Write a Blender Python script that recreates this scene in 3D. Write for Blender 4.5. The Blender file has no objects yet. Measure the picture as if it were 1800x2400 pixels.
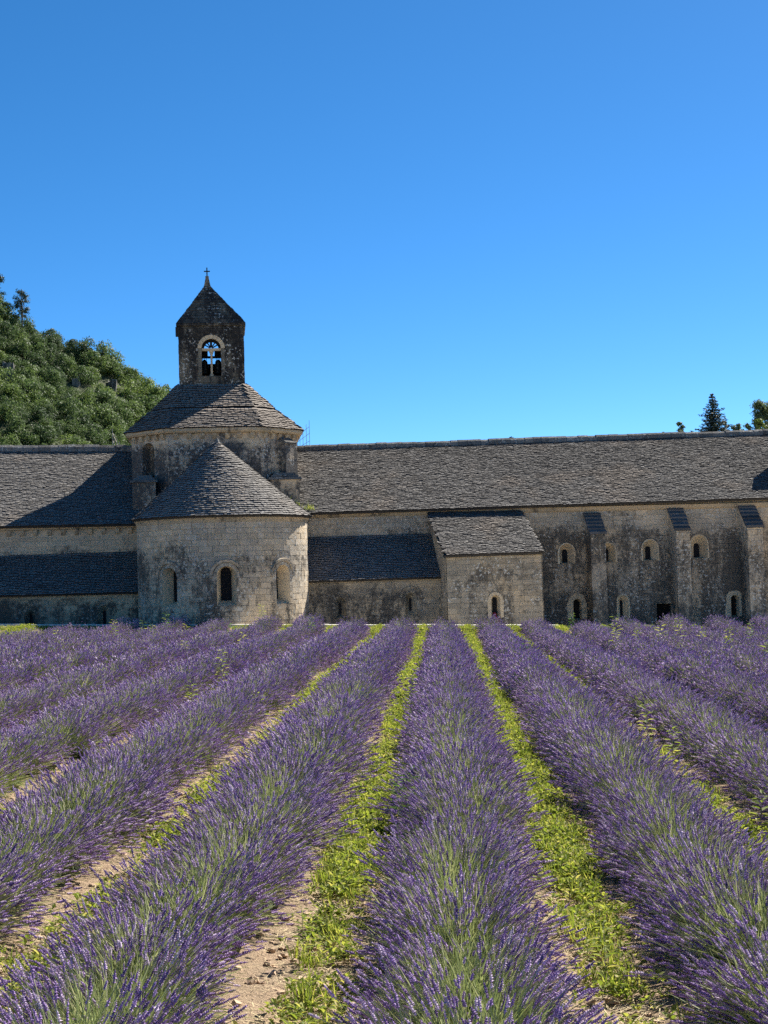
import bpy, math, random
import numpy as np
from mathutils import Vector, Matrix, noise as mnoise

R_ = math.radians
sc = bpy.context.scene
COL = sc.collection

# ------------------------------------------------------------------ camera
# world axes follow the abbey: +X along the long facade, +Y away from the viewer
CAM_H = 2.49
YAW, PITCH, ROLL = R_(6.0), R_(2.3655), R_(1.6)
F = Vector((math.sin(YAW)*math.cos(PITCH), math.cos(YAW)*math.cos(PITCH), math.sin(PITCH)))
R0 = Vector((math.cos(YAW), -math.sin(YAW), 0.0)); U0 = R0.cross(F)
RR = R0*math.cos(ROLL) - U0*math.sin(ROLL); UU = R0*math.sin(ROLL) + U0*math.cos(ROLL)
cam_data = bpy.data.cameras.new('camera'); cam = bpy.data.objects.new('camera', cam_data); COL.objects.link(cam)
cam_data.sensor_fit = 'VERTICAL'; cam_data.sensor_height = 36.0; cam_data.lens = 54.0
cam_data.clip_start = 0.1; cam_data.clip_end = 3000.0
cam.matrix_world = Matrix(((RR.x, UU.x, -F.x, 0), (RR.y, UU.y, -F.y, 0), (RR.z, UU.z, -F.z, CAM_H), (0, 0, 0, 1)))
sc.camera = cam

# ------------------------------------------------------------------ light
SUN_AZ, SUN_EL = R_(46.0), R_(40.0)          # azimuth from +Y towards +X
world = bpy.data.worlds.new('World'); sc.world = world; world.use_nodes = True
wt = world.node_tree; wt.nodes.clear()
sky = wt.nodes.new('ShaderNodeTexSky'); sky.sky_type = 'NISHITA'; sky.sun_disc = False
sky.sun_elevation = SUN_EL; sky.sun_rotation = SUN_AZ
sky.altitude = 1500; sky.air_density = 0.6; sky.dust_density = 0.3; sky.ozone_density = 6.0
hs = wt.nodes.new('ShaderNodeHueSaturation'); hs.inputs['Saturation'].default_value = 1.19; hs.inputs['Hue'].default_value = 0.494
bg = wt.nodes.new('ShaderNodeBackground'); bg.inputs['Strength'].default_value = 0.072
wo = wt.nodes.new('ShaderNodeOutputWorld')
wt.links.new(sky.outputs[0], hs.inputs['Color']); wt.links.new(hs.outputs[0], bg.inputs['Color']); wt.links.new(bg.outputs[0], wo.inputs[0])
sun_d = bpy.data.lights.new('sun', 'SUN'); sun_d.energy = 5.0; sun_d.angle = R_(0.5); sun_d.color = (1.0, 0.95, 0.86)
sun = bpy.data.objects.new('sun', sun_d); COL.objects.link(sun)
sd = Vector((math.sin(SUN_AZ)*math.cos(SUN_EL), math.cos(SUN_AZ)*math.cos(SUN_EL), math.sin(SUN_EL)))
sun.rotation_euler = sd.to_track_quat('Z', 'Y').to_euler(); sun.location = (60, 60, 80)

vs = sc.view_settings; vs.view_transform = 'Standard'; vs.look = 'None'; vs.gamma = 1.0; vs.use_curve_mapping = False
vs.exposure = 1.3
sc.render.engine = 'CYCLES'
cy = sc.cycles; cy.max_bounces = 6; cy.diffuse_bounces = 3; cy.glossy_bounces = 2; cy.transmission_bounces = 4; cy.transparent_max_bounces = 4
cy.use_adaptive_sampling = True; cy.adaptive_threshold = 0.015; cy.use_denoising = False
cy.caustics_reflective = False; cy.caustics_refractive = False; cy.sample_clamp_indirect = 4.0

# ------------------------------------------------------------------ node helper
class NG:
    def __init__(s, name):
        s.m = bpy.data.materials.new(name); s.m.use_nodes = True; s.t = s.m.node_tree; s.t.nodes.clear()
        s.out = s.n('ShaderNodeOutputMaterial')
    def n(s, typ, ins=None, **props):
        nd = s.t.nodes.new(typ)
        for k, v in props.items(): setattr(nd, k, v)
        for k, v in (ins or {}).items(): s.set(nd.inputs[k], v)
        return nd
    def set(s, sock, v):
        if isinstance(v, bpy.types.NodeSocket): s.t.links.new(v, sock)
        elif isinstance(v, (tuple, list)) and sock.type == 'RGBA' and len(v) == 3: sock.default_value = (*v, 1.0)
        else: sock.default_value = v
    def ma(s, op, a, b=0.0, c=0.0, clamp=False):
        nd = s.n('ShaderNodeMath', operation=op, use_clamp=clamp); s.set(nd.inputs[0], a); s.set(nd.inputs[1], b); s.set(nd.inputs[2], c); return nd.outputs[0]
    def mix(s, f, a, b, mode='MIX'):
        nd = s.n('ShaderNodeMix', data_type='RGBA', blend_type=mode); s.set(nd.inputs[0], f); s.set(nd.inputs[6], a); s.set(nd.inputs[7], b); return nd.outputs[2]
    def ramp(s, f, stops):
        nd = s.n('ShaderNodeValToRGB'); s.set(nd.inputs[0], f); cr = nd.color_ramp
        while len(cr.elements) < len(stops): cr.elements.new(0.5)
        for e, (p, c) in zip(cr.elements, stops):
            e.position = p; e.color = (c, c, c, 1) if isinstance(c, (int, float)) else (*c, 1)
        return nd.outputs[0]
    def step(s, f, a, b):       # smooth 0..1 between a and b
        nd = s.n('ShaderNodeMapRange', interpolation_type='SMOOTHSTEP'); s.set(nd.inputs[0], f); s.set(nd.inputs[1], a); s.set(nd.inputs[2], b); return nd.outputs[0]
    def pos(s, scale=(1, 1, 1)):
        g = s.n('ShaderNodeNewGeometry'); mp = s.n('ShaderNodeMapping'); s.set(mp.inputs['Vector'], g.outputs['Position']); mp.inputs['Scale'].default_value = scale
        return mp.outputs[0]
    def noise(s, vec, scale, detail=4, rough=0.6):
        nd = s.n('ShaderNodeTexNoise', {'Scale': scale, 'Detail': detail, 'Roughness': rough}); s.set(nd.inputs['Vector'], vec); return nd.outputs[0]
    def rnd(s):                 # one random number per piece, joined or not
        g = s.n('ShaderNodeNewGeometry'); o = s.n('ShaderNodeObjectInfo')
        return s.ma('FRACT', s.ma('ADD', g.outputs['Random Per Island'], o.outputs['Random']))
    def bump(s, h, strength, dist=0.02):
        nd = s.n('ShaderNodeBump', {'Strength': strength, 'Distance': dist}); s.set(nd.inputs['Height'], h); return nd.outputs[0]
    def pbr(s, col, rough=0.9, normal=None, spec=0.25, metal=0.0):
        p = s.n('ShaderNodeBsdfPrincipled'); s.set(p.inputs['Base Color'], col); s.set(p.inputs['Roughness'], rough)
        p.inputs['Specular IOR Level'].default_value = spec; p.inputs['Metallic'].default_value = metal
        if normal is not None: s.set(p.inputs['Normal'], normal)
        return p.outputs[0]
    def leaf(s, col, tcol, f=0.4, rough=0.55, spec=0.3):
        a = s.pbr(col, rough, None, spec); b = s.n('ShaderNodeBsdfTranslucent'); s.set(b.inputs[0], tcol)
        mx = s.n('ShaderNodeMixShader'); mx.inputs[0].default_value = f; s.t.links.new(a, mx.inputs[1]); s.t.links.new(b.outputs[0], mx.inputs[2]); return mx.outputs[0]
    def done(s, sh): s.t.links.new(sh, s.out.inputs[0]); return s.m

def mat_stone(name, warm, grey, crust, crust_lo, crust_hi, specks=0.5, top=None, tint=0.17, seed=0.0):
    """weathered limestone: warm and grey zones, dark crust with streaks, pale lichen dots; top=(z0,z1): clean zone under the eaves"""
    g = NG(name)
    p = g.pos(); off = g.n('ShaderNodeVectorMath', operation='ADD'); g.set(off.inputs[0], p); off.inputs[1].default_value = (seed, seed*1.7, seed*0.3); p = off.outputs[0]
    st = g.n('ShaderNodeMapping'); g.set(st.inputs['Vector'], p); st.inputs['Scale'].default_value = (1.0, 1.0, 0.2)
    a = g.noise(p, 0.55, 5, 0.6); col = g.mix(g.step(a, 0.36, 0.64), warm, grey)
    r = g.rnd(); col = g.mix(1.0, col, g.ramp(r, [(0, 1-tint), (0.5, 1.0), (1, 1+tint*0.6)]), 'MULTIPLY')
    big = g.noise(p, 0.42, 4, 0.62); strk = g.noise(st.outputs[0], 1.7, 6, 0.72); fine = g.noise(p, 5.5, 5, 0.75)
    m = g.ma('SUBTRACT', g.ma('ADD', g.ma('ADD', g.ma('MULTIPLY', big, 0.5), g.ma('MULTIPLY', strk, 0.48)), g.ma('MULTIPLY', fine, 0.38)), 0.15)
    if top:
        z = g.n('ShaderNodeSeparateXYZ'); g.set(z.inputs[0], g.pos()); zz = g.ma('ADD', z.outputs[2], g.ma('MULTIPLY', g.ma('SUBTRACT', strk, 0.5), 2.4))
        m = g.ma('SUBTRACT', m, g.ma('MULTIPLY', g.step(zz, top[0], top[1]), 0.13))
    cm = g.step(m, crust_lo, crust_hi)
    col = g.mix(g.ma('MULTIPLY', cm, 0.93), col, crust)
    sp = g.noise(p, 9.0, 2, 0.5); zone = g.step(g.noise(p, 0.9, 3, 0.6), 0.42, 0.58)
    sm = g.ma('MULTIPLY', g.step(sp, 0.57, 0.63), g.ma('MULTIPLY', zone, specks)); col = g.mix(sm, col, (0.58, 0.56, 0.50))
    pit = g.noise(p, 26, 4, 0.7)
    col = g.mix(1.0, col, g.ramp(pit, [(0.25, 0.72), (0.7, 1.18)]), 'MULTIPLY')
    nrm = g.bump(g.ma('ADD', pit, g.ma('MULTIPLY', fine, 1.5)), 0.6, 0.03)
    return g.done(g.pbr(col, 0.95, nrm, 0.15))

def mat_tile(name, lo, hi, warm=(0.42, 0.33, 0.25)):
    g = NG(name); p = g.pos(); r = g.rnd()
    col = g.ramp(r, [(0, lo), (0.45, tuple((a+b)/2 for a, b in zip(lo, hi))), (1, hi)])
    col = g.mix(g.ma('MULTIPLY', g.step(g.noise(p, 0.35, 3), 0.50, 0.68), 0.35), col, warm)
    col = g.mix(g.ma('MULTIPLY', g.step(g.noise(p, 1.6, 5, 0.75), 0.52, 0.70), 0.5), col, (0.035, 0.033, 0.032))
    col = g.mix(g.ma('MULTIPLY', g.step(g.noise(p, 3.1, 3, 0.6), 0.60, 0.76), 0.25), col, (0.46, 0.45, 0.41))
    nrm = g.bump(g.noise(p, 22, 4, 0.7), 0.5, 0.02)
    return g.done(g.pbr(col, 0.95, nrm, 0.12))

def mat_plain(name, col, rough=0.8, var=0.25, scale=6.0, metal=0.0, spec=0.3):
    g = NG(name); n = g.noise(g.pos(), scale, 5, 0.65)
    c = g.mix(1.0, col, g.ramp(n, [(0.25, 1-var), (0.75, 1+var)]), 'MULTIPLY')
    return g.done(g.pbr(c, rough, g.bump(n, 0.3, 0.01), spec, metal))

M = {}
CR = (0.10, 0.089, 0.075)
M['apse'] = mat_stone('apse_limestone', (0.57, 0.455, 0.315), (0.43, 0.37, 0.29), CR, 0.480, 0.610, 0.75, (3.4, 5.0))
M['drum'] = mat_stone('drum_limestone', (0.66, 0.51, 0.34), (0.42, 0.355, 0.28), (0.075, 0.073, 0.073), 0.425, 0.545, 0.8, (8.5, 9.3), seed=11)
M['wall_l'] = mat_stone('frieze_limestone', (0.64, 0.495, 0.33), (0.47, 0.395, 0.295), CR, 0.500, 0.630, 0.4, (3.6, 4.6), seed=23)
M['wall_r'] = mat_stone('mossy_limestone', (0.62, 0.49, 0.335), (0.39, 0.335, 0.26), CR, 0.425, 0.570, 0.8, (3.7, 5.0), seed=37)
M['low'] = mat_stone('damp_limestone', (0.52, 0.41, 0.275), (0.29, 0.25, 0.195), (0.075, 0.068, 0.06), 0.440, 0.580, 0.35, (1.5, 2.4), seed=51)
M['block'] = mat_stone('block_limestone', (0.55, 0.435, 0.29), (0.38, 0.325, 0.245), CR, 0.475, 0.620, 0.95, (2.2, 3.4), seed=63)
M['belfry'] = mat_stone('blackened_limestone', (0.20, 0.17, 0.125), (0.11, 0.10, 0.082), (0.026, 0.025, 0.026), 0.44, 0.58, 0.85, None, seed=77)
M['pale'] = mat_stone('clean_limestone', (0.68, 0.54, 0.36), (0.59, 0.48, 0.33), (0.14, 0.12, 0.09), 0.62, 0.78, 0.1, None, 0.12, seed=85)
M['jamb'] = mat_stone('grey_jamb_limestone', (0.30, 0.25, 0.175), (0.21, 0.185, 0.145), (0.05, 0.048, 0.045), 0.50, 0.64, 0.3, None, 0.2, seed=88)
M['cornice'] = mat_stone('cornice_limestone', (0.60, 0.455, 0.29), (0.44, 0.36, 0.25), (0.10, 0.085, 0.065), 0.55, 0.68, 0.2, None, 0.2, seed=93)
M['tile'] = mat_tile('stone_tile', (0.21, 0.196, 0.18), (0.28, 0.26, 0.236))
M['tile_drum'] = mat_tile('stone_tile_brown', (0.22, 0.19, 0.162), (0.29, 0.25, 0.212))
M['cap'] = mat_tile('cap_stone', (0.07, 0.068, 0.066), (0.14, 0.135, 0.13))
M['tile_edge'] = mat_plain('tile_edge_shade', (0.042, 0.038, 0.036), 0.97, 0.5, 5, 0, 0.08)  # tile edges coloured near-black, painting in the shade lines between courses
M['deck'] = mat_plain('roof_bedding', (0.05, 0.046, 0.042), 0.95)
M['ridge'] = mat_stone('ridge_limestone', (0.22, 0.20, 0.175), (0.17, 0.165, 0.155), (0.06, 0.058, 0.055), 0.52, 0.66, 0.5, None, 0.3, seed=101)
M['dark'] = mat_plain('dark_leaded_glass', (0.008, 0.008, 0.010), 0.6, 0.2, 8, 0, 0.15)
M['void'] = mat_plain('dark_timber_and_shade', (0.018, 0.015, 0.013), 0.9)  # dark timber, also painted as interior shade in the belfry and deep openings
M['iron'] = mat_plain('black_iron', (0.025, 0.025, 0.03), 0.6, 0.2, 20, 0.6)
M['bronze'] = mat_plain('bell_bronze', (0.05, 0.045, 0.035), 0.5, 0.3, 10, 0.7)
M['steel'] = mat_plain('galvanised_tube', (0.33, 0.36, 0.42), 0.5, 0.15, 20, 0.5)
M['pole'] = mat_plain('bare_wood_pole', (0.55, 0.50, 0.40), 0.8)
M['red'] = mat_plain('red_plastic', (0.19, 0.012, 0.015), 0.45, 0.25, 14)
M['kerb'] = mat_plain('pale_kerb_stone', (0.66, 0.62, 0.54), 0.9, 0.2, 3)
M['bark'] = mat_plain('bark', (0.11, 0.085, 0.06), 0.95, 0.4, 8)
M['rock'] = mat_stone('grey_rock', (0.20, 0.19, 0.17), (0.24, 0.235, 0.225), (0.07, 0.065, 0.06), 0.47, 0.60, 0.2, None, 0.0, seed=120)

# ------------------------------------------------------------------ object helpers
def props(o, label=None, cat=None, group=None, kind=None):
    if label: o['label'] = label
    if cat: o['category'] = cat
    if group: o['group'] = group
    if kind: o['kind'] = kind
    return o
def thing(name, loc, label, cat, group=None):
    e = bpy.data.objects.new(name, None); COL.objects.link(e); e.location = loc; e.empty_display_size = 0.3
    return props(e, label, cat, group)
def link(name, me, mat, parent=None, kind=None):
    if mat is not None and not me.materials: me.materials.append(mat)
    o = bpy.data.objects.new(name, me); COL.objects.link(o)
    if parent is not None:
        o.parent = parent
        if parent.type == 'EMPTY': o.matrix_parent_inverse = Matrix.Translation(-parent.location)
    if kind: o['kind'] = kind
    return o
class MB:
    """mesh builder"""
    def __init__(s): s.v = []; s.f = []; s.mi = []; s.cur = 0
    def add(s, vs, fs):
        b = len(s.v); s.v.extend(tuple(p) for p in vs); s.f.extend(tuple(i+b for i in f) for f in fs); s.mi.extend([s.cur]*len(fs))
    def quad(s, a, b, c, d): s.add([a, b, c, d], [(0, 1, 2, 3)])
    def hexa(s, p, skip=()):     # p: 8 points, 0-3 lower ring, 4-7 upper ring
        fs = [(0, 3, 2, 1), (4, 5, 6, 7), (0, 1, 5, 4), (1, 2, 6, 5), (2, 3, 7, 6), (3, 0, 4, 7)]
        s.add(p, [f for i, f in enumerate(fs) if i not in skip])
    def box(s, x0, x1, y0, y1, z0, z1): s.hexa([(x0, y0, z0), (x1, y0, z0), (x1, y1, z0), (x0, y1, z0), (x0, y0, z1), (x1, y0, z1), (x1, y1, z1), (x0, y1, z1)])
    def loft(s, loops, close=True, cap0=False, cap1=False):
        n = len(loops[0]); b = len(s.v)
        for L in loops: s.v.extend(tuple(p) for p in L)
        fs = []
        for i in range(len(loops)-1):
            for j in range(n if close else n-1):
                k = (j+1) % n; fs.append((b+i*n+j, b+i*n+k, b+(i+1)*n+k, b+(i+1)*n+j))
        if cap0: fs.append(tuple(b+j for j in range(n))[::-1])
        if cap1: fs.append(tuple(b+(len(loops)-1)*n+j for j in range(n)))
        s.f.extend(fs); s.mi.extend([s.cur]*len(fs))
    def tube(s, pts, radii, n=6, cap=True):
        loops = []
        pts = [Vector(p) for p in pts]
        if not isinstance(radii, (list, tuple)): radii = [radii]*len(pts)
        for i, p in enumerate(pts):
            d = (pts[min(i+1, len(pts)-1)] - pts[max(i-1, 0)]).normalized()
            a = d.orthogonal() if i == 0 else (a - d*a.dot(d))
            a = a.normalized(); b = d.cross(a)
            loops.append([p + (a*math.cos(2*math.pi*k/n) + b*math.sin(2*math.pi*k/n))*radii[i] for k in range(n)])
        s.loft(loops, True, cap, cap)
    def mesh(s, name, mats=None):
        me = bpy.data.meshes.new(name); me.from_pydata(s.v, [], s.f)
        for m in (mats or []): me.materials.append(m)
        if mats and len(mats) > 1: me.polygons.foreach_set('material_index', s.mi)
        me.update(); return me
    def build(s, name, mat, parent=None, kind=None): return link(name, s.mesh(name), mat, parent, kind)

# ------------------------------------------------------------------ wall frames
class Seg:      # straight wall from p0 to p1 (xy), outward normal to the right of travel
    def __init__(s, p0, p1):
        s.p0 = Vector((*p0, 0)); d = Vector((*p1, 0)) - s.p0; s.len = d.length; s.d = d.normalized(); s.nrm = Vector((s.d.y, -s.d.x, 0))
    def __call__(s, u, v, d=0.0): return s.p0 + s.d*u + s.nrm*d + Vector((0, 0, v))
    def frame(s, u): return s.d, s.nrm
class Flat(Seg):    # facade facing the viewer, u is world x
    def __init__(s, y): s.p0 = Vector((0, y, 0)); s.d = Vector((1, 0, 0)); s.nrm = Vector((0, -1, 0))
class Cyl:
    def __init__(s, cx, cy, r): s.cx, s.cy, s.r = cx, cy, r
    def __call__(s, u, v, d=0.0):
        t = u/s.r; return Vector((s.cx + (s.r+d)*math.sin(t), s.cy - (s.r+d)*math.cos(t), v))
    def frame(s, u): t = u/s.r; return Vector((math.cos(t), math.sin(t), 0)), Vector((math.sin(t), -math.cos(t), 0))

class Op:       # arched opening with a splayed reveal; w half width
    def __init__(s, u, w, sill, spring, depth=0.4, wi=None, sili=None, spri=None, rect=False, ring=0.16, hood=None, bars=(0, 0), mat='pale', pane='dark', nv=9, label=None):
        s.u, s.w, s.sill, s.spring, s.depth, s.rect, s.ring, s.hood, s.bars, s.mat, s.pane, s.nv = u, w, sill, spring, depth, rect, ring, hood, bars, mat, pane, nv
        s.wi = wi or w*0.6; s.sili = sill+0.1 if sili is None else sili; s.spri = spring if spri is None else spri; s.label = label
    def top(s, u):
        if s.rect: return s.spring
        return s.spring + math.sqrt(max(0.0, s.w**2 - (u-s.u)**2))
    def breaks(s): return [s.u - s.w*math.cos(math.pi*i/12) for i in range(13)]
    def loop(s, w, sill, spring, n=14):
        L = [(s.u-w, sill)]
        L += [(s.u-w, spring), (s.u+w, spring)] if s.rect else [(s.u - w*math.cos(math.pi*i/n), spring + w*math.sin(math.pi*i/n)) for i in range(n+1)]
        return L + [(s.u+w, sill)]
    def blocked(s, v0, v1):     # u range masonry must leave free between v0 and v1
        if v1 <= s.sill-0.02: return None
        w = s.w + s.ring
        if v0 < s.spring: return s.u-w, s.u+w
        h = v0 - s.spring
        if s.rect: return (s.u-w, s.u+w) if h < s.ring else None
        return None if h >= w else (s.u-math.sqrt(w*w-h*h), s.u+math.sqrt(w*w-h*h))

def wall(parent, Mf, u0, u1, v0, v1, ops, mat, name='wall', step=0.6):
    """backing surface with real openings"""
    vt = v1 if callable(v1) else (lambda u: v1)
    br = {u0, u1}; n = max(1, int((u1-u0)/step)); br |= {u0 + (u1-u0)*i/n for i in range(n+1)}
    for o in ops: br |= {b for b in o.breaks() if u0 < b < u1}
    br = sorted(br); mb = MB()
    for a, b in zip(br, br[1:]):
        if b-a < 1e-5: continue
        c = (a+b)/2; spans = sorted(((o.sill, o) for o in ops if abs(c-o.u) < o.w), key=lambda q: q[0])
        la, lb = v0, v0
        for _, o in spans:
            mb.quad(Mf(a, la), Mf(b, lb), Mf(b, o.sill), Mf(a, o.sill)); la, lb = o.top(a), o.top(b)
        mb.quad(Mf(a, la), Mf(b, lb), Mf(b, vt(b)), Mf(a, vt(a)))
    w = mb.build(name, M[mat], parent)
    return w

rng = random.Random(7)
BLOCKS, TILES = [], []
for k in range(6):
    r = random.Random(100+k); mb = MB(); j = lambda a: r.uniform(-a, a)
    f = [(-.5+.008+j(.008), j(.25), -.5+.016+j(.014)), (.5-.008+j(.008), j(.25), -.5+.016+j(.014)), (.5-.008+j(.008), j(.25), .5-.016+j(.014)), (-.5+.008+j(.008), j(.25), .5-.016+j(.014))]
    fr = [(x, -1+y*0.4, z) for x, y, z in f]; bk = [(-.5, 0.4, -.5), (.5, 0.4, -.5), (.5, 0.4, .5), (-.5, 0.4, .5)]
    mb.add(fr+bk, [(0, 1, 2, 3), (4, 5, 1, 0), (5, 6, 2, 1), (6, 7, 3, 2), (7, 4, 0, 3)]); BLOCKS.append(mb)
    mb = MB()       # tile: x across, y up the slope, z thickness
    a, b, c, d = (-.5+.02, j(.10), 0), (.5-.02, j(.10), 0), (.5-.03, 1.0, 0), (-.5+.03, 1.0, 0)
    lo = [(p[0], p[1], 0.0) for p in (a, b)] + [(c[0], 1, -0.25), (d[0], 1, -0.25)]
    hi = [(a[0]+.02, a[1]+.03, 1+j(.12)), (b[0]-.02, b[1]+.03, 1+j(.12)), (c[0], 1, 0.05), (d[0], 1, 0.05)]
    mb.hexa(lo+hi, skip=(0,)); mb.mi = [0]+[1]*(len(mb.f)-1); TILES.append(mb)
BLOCK_ME, TILE_ME = {}, {}
def shared(cache, src, k, matname):
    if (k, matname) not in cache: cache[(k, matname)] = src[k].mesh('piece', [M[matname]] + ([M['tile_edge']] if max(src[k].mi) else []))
    return cache[(k, matname)]

def place(pieces, cache, src, parent, matname, one, many, cap):
    """pieces: (size, matrix, k); the largest become parts of their own, the rest one joined part"""
    pieces.sort(key=lambda q: -q[0])
    for _, mt, k in pieces[:cap]:
        o = bpy.data.objects.new(one, shared(cache, src, k, matname)); COL.objects.link(o); o.parent = parent; o.matrix_basis = mt
    if len(pieces) > cap:
        V = []; Fc = []; base = 0
        arr = [np.array(b.v) for b in src]; fcs = [b.f for b in src]
        for _, mt, k in pieces[cap:]:
            m = np.array(mt); V.append(arr[k] @ m[:3, :3].T + m[:3, 3]); Fc.extend(tuple(i+base for i in f) for f in fcs[k]); base += len(arr[k])
        me = bpy.data.meshes.new(many); me.from_pydata(np.concatenate(V).tolist(), [], Fc); me.update()
        me.materials.append(M[matname])
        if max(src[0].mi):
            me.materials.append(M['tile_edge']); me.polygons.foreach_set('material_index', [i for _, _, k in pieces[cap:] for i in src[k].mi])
        link(many, me, None, parent, 'stuff')

def masonry(parent, Mf, u0, u1, v0, v1, ops, mat, ch=0.235, lo=0.30, hi=0.75, cap=60, depth=0.022, holes=0):
    vt = v1 if callable(v1) else (lambda u: v1)
    out = []; v = v0; vmax = max(vt(u0), vt(u1), vt((u0+u1)/2))
    while v < vmax-0.05:
        h = ch*rng.uniform(0.82, 1.2); v2 = v+h
        free = [(u0, u1)]
        for o in ops:
            b = o.blocked(v, v2)
            if b:
                nf = []
                for a, c in free:
                    if b[1] <= a or b[0] >= c: nf.append((a, c)); continue
                    if b[0] > a+0.03: nf.append((a, b[0]))
                    if b[1] < c-0.03: nf.append((b[1], c))
                free = nf
        for a, c in free:
            u = a
            while u < c-1e-4:
                w = rng.uniform(lo, hi)
                if c-(u+w) < lo*0.6: w = c-u
                uc = u+w/2; top = min(v2, vt(u), vt(u+w))
                if top-v > 0.06:
                    d, nr = Mf.frame(uc); p = Mf(uc, (v+top)/2, 0.004)
                    ww, hh = w-0.006, (top-v)-0.006; t = depth*rng.uniform(0.3, 1.0)
                    mt = Matrix(((d.x*ww, -nr.x*t, 0, p.x), (d.y*ww, -nr.y*t, 0, p.y), (0, 0, hh, p.z), (0, 0, 0, 1)))
                    out.append((ww*hh, mt, rng.randrange(6)))
                u += w
        v = v2
    place(out, BLOCK_ME, BLOCKS, parent, mat, 'stone_block', 'stonework', cap)

def window(bld, Mf, o, mat_surround='pale'):
    """an arched window: splayed reveal, leaded pane, surround stones, optional hood mould and bars"""
    mb = MB(); lo_, li_ = o.loop(o.w, o.sill, o.spring), o.loop(o.wi, o.sili, o.spri)
    mb.loft([[Mf(u, v, 0.03) for u, v in lo_], [Mf(u, v, -o.depth) for u, v in li_]], True)
    win = mb.build('window', M[o.mat], bld)
    if o.label: win['label'] = o.label
    mb = MB(); mb.add([Mf(u, v, -o.depth) for u, v in li_], [tuple(range(len(li_)))])
    mb.build('pane', M[o.pane], win)
    t = 0.045
    if o.ring and not o.rect:
        for i in range(o.nv):
            a0, a1 = math.pi*i/o.nv+0.012, math.pi*(i+1)/o.nv-0.012; am = (a0+a1)/2; ro = o.ring*rng.uniform(0.9, 1.12); mb = MB(); lp = []
            tt = t*rng.uniform(0.7, 1.1)
            ri = o.w+0.002
            for dd in (0.0, tt): lp.append([Mf(o.u - r*math.cos(a), o.spring + r*math.sin(a), dd) for r, a in ((ri, a0), (ri, am), (ri, a1), (o.w+ro, a1), (o.w+ro, am), (o.w+ro, a0))])
            mb.loft(lp, True, False, True); mb.build('voussoir', M[mat_surround], win)
    if o.ring:
        for sgn in (-1, 1):
            v = o.sill
            while v < o.spring-0.02:
                h = min(rng.uniform(0.2, 0.34), o.spring-v)
                if o.spring-(v+h) < 0.1: h = o.spring-v
                w2 = o.ring*rng.uniform(0.95, 1.5); a, b = o.u+sgn*(o.w+0.002), o.u+sgn*(o.w+w2); a, b = min(a, b), max(a, b); tt = t*rng.uniform(0.6, 1.0)
                mb = MB(); mb.loft([[Mf(a, v+.006, dd), Mf(b, v+.006, dd), Mf(b, v+h-.006, dd), Mf(a, v+h-.006, dd)] for dd in (0.0, tt)], True, False, True)
                mb.build('jamb_stone', M[mat_surround], win); v += h
    if o.hood:
        r0, r1, dd = o.hood; mb = MB(); n = 20; loops = []
        for i in range(n+1):
            a = math.pi*(-0.04+1.08*i/n); c, s_ = -math.cos(a), math.sin(a)
            loops.append([Mf(o.u+r*c, o.spring+r*s_, d) for r, d in ((r0, 0.0), (r0, dd*0.7), (r1, dd), (r1+0.02, dd*0.5), (r1+0.02, 0.0))])
        mb.loft(loops, False); mb.build('hood_mould', M[mat_surround], win)
    nvb, nhb = o.bars
    if nvb or nhb:
        for i in range(nvb):
            u = o.u - o.wi + 2*o.wi*(i+1)/(nvb+1); tp = o.spri + math.sqrt(max(0, o.wi**2-(u-o.u)**2)); mb = MB()
            mb.tube([Mf(u, o.sili, -o.depth+.03), Mf(u, tp, -o.depth+.03)], 0.008, 4); mb.build('bar', M['iron'], win)
        for i in range(nhb):
            v = o.sili + (o.spri-o.sili)*(i+0.7)/nhb; mb = MB()
            mb.tube([Mf(o.u-o.wi, v, -o.depth+.045), Mf(o.u+o.wi, v, -o.depth+.045)], 0.008, 4); mb.build('bar', M['iron'], win)
    return win

# ------------------------------------------------------------------ stone-tiled roofs
class Quad:     # trapezoid roof plane given by its four corners
    def __init__(s, BL, BR, TL, TR):
        s.BL, s.BR, s.TL, s.TR = map(Vector, (BL, BR, TL, TR)); s.slope = ((s.TL+s.TR)/2 - (s.BL+s.BR)/2).length
        s.N = (s.BR-s.BL).cross(s.TL-s.BL if (s.TL-s.BL).length > 0.1 else s.TR-s.BR).normalized()
        if s.N.z < 0: s.N = -s.N
    def width(s, k): return ((s.BR + (s.TR-s.BR)*k) - (s.BL + (s.TL-s.BL)*k)).length
    def at(s, f, k, h=0.0):
        L = s.BL + (s.TL-s.BL)*k; R = s.BR + (s.TR-s.BR)*k; return L + (R-L)*f + s.N*h
    def frame(s, f, k):
        U = (s.at(1, k)-s.at(0, k)).normalized(); return U, s.N.cross(U).normalized(), s.N
class Cone:     # half cone, f 0..1 runs from th0 to th1
    def __init__(s, cx, cy, r, z0, ax, az, th0, th1): s.c = Vector((cx, cy, z0)); s.r = r; s.apex = Vector((ax, cy, az)); s.th0, s.th1 = th0, th1; s.slope = math.hypot(r, az-z0)
    def width(s, k): return s.r*(1-k)*(s.th1-s.th0)
    def at(s, f, k, h=0.0):
        t = s.th0 + (s.th1-s.th0)*f; b = s.c + Vector((math.sin(t)*s.r, -math.cos(t)*s.r, 0)); p = b + (s.apex-b)*k
        return p + s.nrm(t)*h
    def nrm(s, t):
        b = s.c + Vector((math.sin(t)*s.r, -math.cos(t)*s.r, 0)); U = Vector((math.cos(t), math.sin(t), 0)); return U.cross((s.apex-b).normalized()).normalized()
    def frame(s, f, k):
        t = s.th0 + (s.th1-s.th0)*f; N = s.nrm(t); U = Vector((math.cos(t), math.sin(t), 0)); U = (U-N*U.dot(N)).normalized(); return U, N.cross(U), N

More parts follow.
